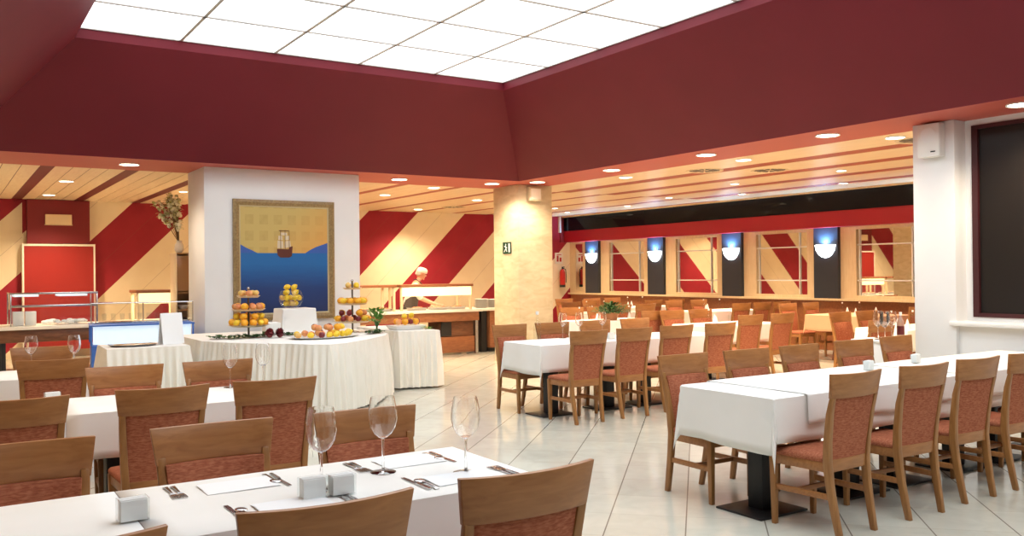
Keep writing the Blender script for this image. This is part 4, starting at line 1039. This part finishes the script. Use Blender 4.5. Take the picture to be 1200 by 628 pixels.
# ------------------------------------------------------------------ carving counter between the pillars
cc_ = thing('carving_counter', 'long open wooden buffet counter with stone top where the cook stands', 'counter', (7.35, 15.0, 0))
MB().box(-1.75, 1.45, -.42, .42, .81, .86).build('worktop', M['cream'], cc_, bevel=.008)
MB().box(-1.65, 1.38, -.38, .38, .64, .81).build('fascia_board', M['counterwood'], cc_, bevel=.004)
MB().box(-1.60, 1.30, -.34, .34, .04, .34).build('lower_cabinet', M['counterwood'], cc_, bevel=.006)
MB().box(.62, 1.30, -.30, .30, .34, .64).build('end_cabinet', M['darkwood'], cc_, bevel=.004)
MB().box(.58, .80, -.32, -.30, .36, .62).build('hatch', M['black'], cc_, smooth=False)
for x in (-1.55, 1.34):
    for y in (-.33, .33): MB().box(x - .03, x + .03, y - .03, y + .03, 0, .64).build('leg', M['steel'], cc_, smooth=False)
hood('wide heated hood with glowing lamp on the carving counter before the cook', (7.85, 14.95, .862), 1.55)
hood('open wooden hood at the pillar end of the carving counter', (6.35, 14.95, .862), 1.30, lit=False)
c2 = thing('plate_counter', 'brown end counter holding stacked plates beside the stone pillar', 'counter', (9.35, 15.1, 0))
MB().box(-.50, .60, -.40, .40, .81, .86).build('worktop', M['cream'], c2, bevel=.006)
MB().box(-.30, .55, -.36, .36, .08, .81).build('carcass', M['counterwood'], c2, bevel=.004)
MB().box(-.28, .52, -.32, .32, 0, .08).build('plinth', M['black'], c2, smooth=False)
MB().box(-.46, -.34, -.30, .30, 0, .81).build('end_panel', M['black'], c2, smooth=False)
pt_ = Proto(tag(MB().lathe([(.001, .002), (.09, .002), (.135, .014), (.137, .012), (.095, -.003), (.001, -.003)], n=28).build('dinner_plate', M['whitep']), 'x', 'plate'))
for s, (x, y, n) in enumerate(((8.98, 14.95, 13), (9.30, 15.0, 12), (9.62, 14.95, 10))):
    for k in range(n): pt_.put((x, y, .864 + k*.0135), 0, 'white dinner plate in the %s stack on the end counter' % ('outer', 'middle', 'pillar-side')[s], 'dinner plates in the %s stack' % ('outer', 'middle', 'pillar-side')[s])
dsh = thing('food_pan', 'x', 'food pan')
MB().hexa([(-.14, -.10, 0), (.14, -.10, 0), (.14, .10, 0), (-.14, .10, 0)], [(-.16, -.12, .05), (.16, -.12, .05), (.16, .12, .05), (-.16, .12, .05)]).build('pan', M['steel'], dsh, bevel=.004)
b = MB(); rn = random.Random(2)
for k in range(16): b.ball((rn.uniform(-.11, .11), rn.uniform(-.07, .07), .05), .026, 8, 6, (1, 1, .6))
b.build('food', M['peach'], dsh)
dsh = Proto(dsh)
for i, x in enumerate((6.0, 6.4, 6.8, 7.5, 7.95, 8.35)):
    dsh.put((x, 14.85, .862), 0, 'steel pan of food on the carving counter, %s from the picture pillar' % ordn[i], 'food pans')
# fire extinguisher and its sign on the far wall
fx = thing('mounted_fire_extinguisher', 'red fire extinguisher on the far wall next to the mirror corner', 'fire extinguisher', (14.02, 19.08, 1.15))
MB().lathe([(.001, 0), (.07, 0), (.075, .02), (.075, .40), (.055, .46), (.02, .49), (.001, .49)], n=20).build('cylinder', M['ext'], fx)
MB().lathe([(.018, .49), (.02, .53), (.001, .535)], n=12).box(-.01, .01, -.09, .02, .53, .55).build('valve', M['black'], fx)
MB().tube([(.02, 0, .51), (.09, -.02, .48), (.10, -.03, .30), (.085, -.04, .12)], .011, 8).build('hose', M['black'], fx)
MB().lathe([(.0755, .0), (.077, .005), (.077, .06), (.0755, .065)], n=20).build('base_band', M['black'], fx)
sgn = thing('safety_sign', 'small pale square sign above the fire extinguisher', 'sign', (13.98, 19.19, 1.93))
MB().box(-.13, .13, -.01, .008, -.15, .15).build('sign_plate', M['cream'], sgn, bevel=.002)
f = MB().box(-.075, -.015, -.013, -.01, -.09, .07).box(.02, .08, -.013, -.01, -.09, .02).box(-.075, .08, -.013, -.01, .085, .105)
f.build('pictogram', M['ext'], sgn, smooth=False)

# ------------------------------------------------------------------ the cook
def skin_mesh(pts, edges, rad, sub=2):
    me = bpy.data.meshes.new('tmp'); me.from_pydata(pts, edges, []); o = bpy.data.objects.new('tmp', me); COL.objects.link(o)
    md = o.modifiers.new('s', 'SKIN'); md.use_smooth_shade = True; md.branch_smoothing = .6
    for i, r in enumerate(rad):
        sv = me.skin_vertices[0].data[i]; sv.radius = (r, r) if not hasattr(r, '__len__') else r; sv.use_root = (i == 0)
    sd = o.modifiers.new('d', 'SUBSURF'); sd.levels = sub; sd.render_levels = sub
    dg = bpy.context.evaluated_depsgraph_get(); dg.update(); ev = o.evaluated_get(dg); m2 = bpy.data.meshes.new_from_object(ev)
    bpy.data.objects.remove(o); return m2
cook = thing('person', 'cook in white cap, pale shirt and dark apron leaning over the carving counter', 'person', (7.80, 15.68, 0), R(62)); cook.scale = (1.1, 1.1, .965)
# local frame: the cook faces -Y (toward the counter); skeleton in metres, bent forward a little
J = {'pel': (0, .06, .94), 'wst': (0, .03, 1.08), 'chs': (0, -.05, 1.27), 'shc': (0, -.10, 1.40), 'nek': (0, -.135, 1.47), 'hd0': (0, -.17, 1.55)}
names = ['pel', 'wst', 'chs', 'shc', 'nek', 'hd0']; pts = [J[k] for k in names]; rad = [(.15, .115), (.14, .10), (.155, .11), (.12, .085), (.052, .055), (.06, .065)]
edges = [(0, 1), (1, 2), (2, 3), (3, 4), (4, 5)]
def chain(start, plist, rlist):
    i = start
    for p, r in zip(plist, rlist): pts.append(p); rad.append(r); edges.append((i, len(pts) - 1)); i = len(pts) - 1
    return i
hands = []
for s in (-1, 1):
    hands.append(chain(3, [(s*.17, -.09, 1.385), (s*.225, -.12, 1.25), (s*.245, -.15, 1.12), (s*.20, -.30, 1.04), (s*.155, -.42, .985), (s*.15, -.46, .975)], [.062, .05, .043, .038, .027, .03]))
    chain(0, [(s*.095, .05, .85), (s*.10, .04, .50), (s*.10, .07, .10), (s*.10, .06, .045), (s*.10, -.08, .03)], [.088, .058, .038, .036, .03])
full = skin_mesh(pts, edges, rad)
body = bpy.data.objects.new('body', full); COL.objects.link(body); full.materials.clear(); full.materials.append(M['skin'])
bm = bmesh.new(); bm.from_mesh(full)
hb = MB(); HC = Vector((0, -.185, 1.605))
hb.ball((0, 0, 0), .1, 24, 18, (.76, .95, 1.16))
vs = []
for p in hb.v:
    x, y, z = p
    if z < -.02: k = (-.02 - z) / .1; x *= 1 - .30*k; y = y * (1 - .15*k) - .012*k
    if y < -.05 and abs(z) < .02: y += .004
    vs.append((x, y, z))
hb.v = vs
hb.add([(-.014, -.088, -.028), (.014, -.088, -.028), (0, -.088, .018), (0, -.118, -.022)], [(0, 1, 3), (1, 2, 3), (2, 0, 3), (0, 2, 1)])
for s in (-1, 1): hb.ball((s*.076, .005, -.005), .028, 10, 8, (.35, .7, 1.1))
hb.ball((0, -.083, -.062), .02, 10, 6, (1.2, .5, .35)); hb.ball((0, -.075, -.092), .022, 10, 6, (1.1, .8, .8))
Rm = Matrix.Rotation(R(20), 4, 'X')
hb.xf(Matrix.Translation(HC) @ Rm)
for s in (-1, 1):      # hands: palm + five curled fingers
    w = Vector((s*.15, -.46, .972)); hb.ball(tuple(w + Vector((0, -.035, -.005))), .042, 12, 8, (.85, 1.05, .42))
    for q in range(4):
        L = (.055, .068, .064, .05)[q]; x = w.x + (q - 1.5)*.02; y0 = w.y - .07
        hb.tube([(x, y0, .968), (x, y0 - L*.5, .965), (x, y0 - L*.85, .945), (x, y0 - L, .922)], [.0095, .009, .0085, .007], 7)
    hb.tube([(w.x - s*.03, w.y - .02, .966), (w.x - s*.058, w.y - .05, .958), (w.x - s*.062, w.y - .08, .945)], [.012, .010, .008], 7)
base = [bm.verts.new(p) for p in hb.v]
for f in hb.f:
    try: bm.faces.new([base[i] for i in f])
    except ValueError: pass
bmesh.ops.recalc_face_normals(bm, faces=bm.faces); bm.to_mesh(full); bm.free()
body.parent = cook
rm = body.modifiers.new('one_surface', 'REMESH'); rm.mode = 'VOXEL'; rm.voxel_size = .008; rm.use_smooth_shade = True
M['eye'] = mat('eye', (.03, .02, .015), .2)
ey = MB()
for s in (-1, 1): ey.ball(tuple(Matrix.Translation(HC) @ Rm @ Vector((s*.03, -.083, .012))), .010, 8, 6)
ey.build('eyes', M['eye'], cook)
hr = MB().ball((0, 0, 0), .1, 20, 14, (.82, 1.0, 1.12))
hr.f = [f for f in hr.f if all(hr.v[i][1] > -.02 or hr.v[i][2] > .06 for i in f) and all(hr.v[i][2] > -.055 for i in f)]; hr.mi = [0]*len(hr.f)
hr.xf(Matrix.Translation(HC + Vector((0, .008, .004))) @ Rm); hr.build('hair', mat('grey hair', (.42, .38, .33), .7), cook)
ht = MB().lathe([(.001, .135), (.05, .13), (.082, .105), (.092, .07), (.094, .035), (.09, .03), (.086, .06), (.001, .11)], n=24).xf(Matrix.Translation(HC + Vector((0, .006, .0))) @ Rm @ Matrix.Diagonal((.92, 1.10, 1, 1)))
ht.build('cap', M['hatm'], cook)
bp = MB().sections([[(x*.085, -.10 - .045*math.cos(x*1.4), .035 + t_) for x in (-1, -.6, -.2, .2, .6, 1)] for t_ in (0, .008)], cap=False).xf(Matrix.Translation(HC) @ Rm)
# shirt: torso and sleeves a little fuller than the body
pts2 = [(0, .06, .92), (0, .03, 1.08), (0, -.05, 1.27), (0, -.10, 1.405)]; rad2 = [(.165, .13), (.155, .115), (.17, .125), (.125, .095)]; e2 = [(0, 1), (1, 2), (2, 3)]
pts, rad, edges = pts2, rad2, e2
for s in (-1, 1): chain(3, [(s*.175, -.09, 1.385), (s*.23, -.12, 1.25), (s*.25, -.15, 1.13), (s*.235, -.20, 1.09)], [.075, .064, .058, .055])
sm = skin_mesh(pts, edges, rad); o = bpy.data.objects.new('shirt', sm); COL.objects.link(o); sm.materials.clear(); sm.materials.append(M['shirt']); o.parent = cook
pts, rad, edges = [(0, .06, .94)], [(.17, .135)], []
for s in (-1, 1): chain(0, [(s*.095, .05, .85), (s*.10, .045, .50), (s*.10, .075, .09)], [.105, .078, .062])
sm = skin_mesh(pts, edges, rad); o = bpy.data.objects.new('trousers', sm); COL.objects.link(o); sm.materials.clear(); sm.materials.append(M['trouser']); o.parent = cook
secs = []
for z, rx, ry, cy_, sp_a in ((.45, .215, .19, .06, 115), (.7, .205, .175, .06, 115), (.95, .20, .165, .06, 115), (1.08, .188, .15, .03, 112), (1.2, .185, .145, -.02, 62), (1.30, .18, .14, -.055, 40)):
    inn, out = [], []
    for k in range(13):
        a = R(-sp_a + 2*sp_a*k/12)
        inn.append((rx*math.sin(a), cy_ - ry*math.cos(a), z)); out.append(((rx + .012)*math.sin(a), cy_ - (ry + .012)*math.cos(a), z))
    secs.append(inn + list(reversed(out)))
ap = MB().sections(secs).build('apron', M['apron'], cook)
for s in (-1, 1): MB().tube([(s*.085, -.20, 1.29), (s*.07, -.19, 1.40), (s*.05, -.10, 1.49), (s*.02, -.05, 1.485)], .010, 6).build('apron_strap', M['apron'], cook)
for s in (-1, 1): MB().sections([[(s*.10 - .042, y, 0), (s*.10 + .042, y, 0), (s*.10 + .036, y, h), (s*.10 - .036, y, h)] for y, h in ((.13, .07), (.06, .10), (-.04, .07), (-.13, .04))]).build('shoe', M['black'], cook, bevel=.008)

# ------------------------------------------------------------------ camera, world, view
f_, yaw, pitch, roll = 1028.7, .5763, .0055, -.0097
fw = Vector((math.sin(yaw), math.cos(yaw), 0)); r_ = Vector((math.cos(yaw), -math.sin(yaw), 0)); u_ = Vector((0, 0, 1))
f2 = fw*math.cos(pitch) + u_*math.sin(pitch); u2 = -fw*math.sin(pitch) + u_*math.cos(pitch)
r3 = r_*math.cos(roll) + u2*math.sin(roll); u3 = -r_*math.sin(roll) + u2*math.cos(roll)
cam = bpy.data.cameras.new('camera'); co = bpy.data.objects.new('camera', cam); COL.objects.link(co)
cam.sensor_fit = 'HORIZONTAL'; cam.sensor_width = 36; cam.lens = f_ * 36 / 1200; cam.clip_start = .05; cam.clip_end = 100
co.matrix_world = Matrix(((r3.x, u3.x, -f2.x, 0), (r3.y, u3.y, -f2.y, 0), (r3.z, u3.z, -f2.z, 1.55), (0, 0, 0, 1)))
sc.camera = co
wd_ = bpy.data.worlds.new('world'); sc.world = wd_; wd_.use_nodes = True
wd_.node_tree.nodes['Background'].inputs[0].default_value = (.05, .06, .09, 1); wd_.node_tree.nodes['Background'].inputs[1].default_value = .2
vs_ = sc.view_settings; vs_.view_transform = 'Standard'; vs_.look = 'None'; vs_.exposure = .84; vs_.gamma = 1; vs_.use_curve_mapping = False
cy = sc.cycles
cy.use_denoising = True; cy.max_bounces = 10; cy.diffuse_bounces = 5; cy.glossy_bounces = 5; cy.transmission_bounces = 8; cy.transparent_max_bounces = 16
cy.caustics_reflective = False; cy.caustics_refractive = False; cy.sample_clamp_indirect = 4; cy.use_light_tree = True
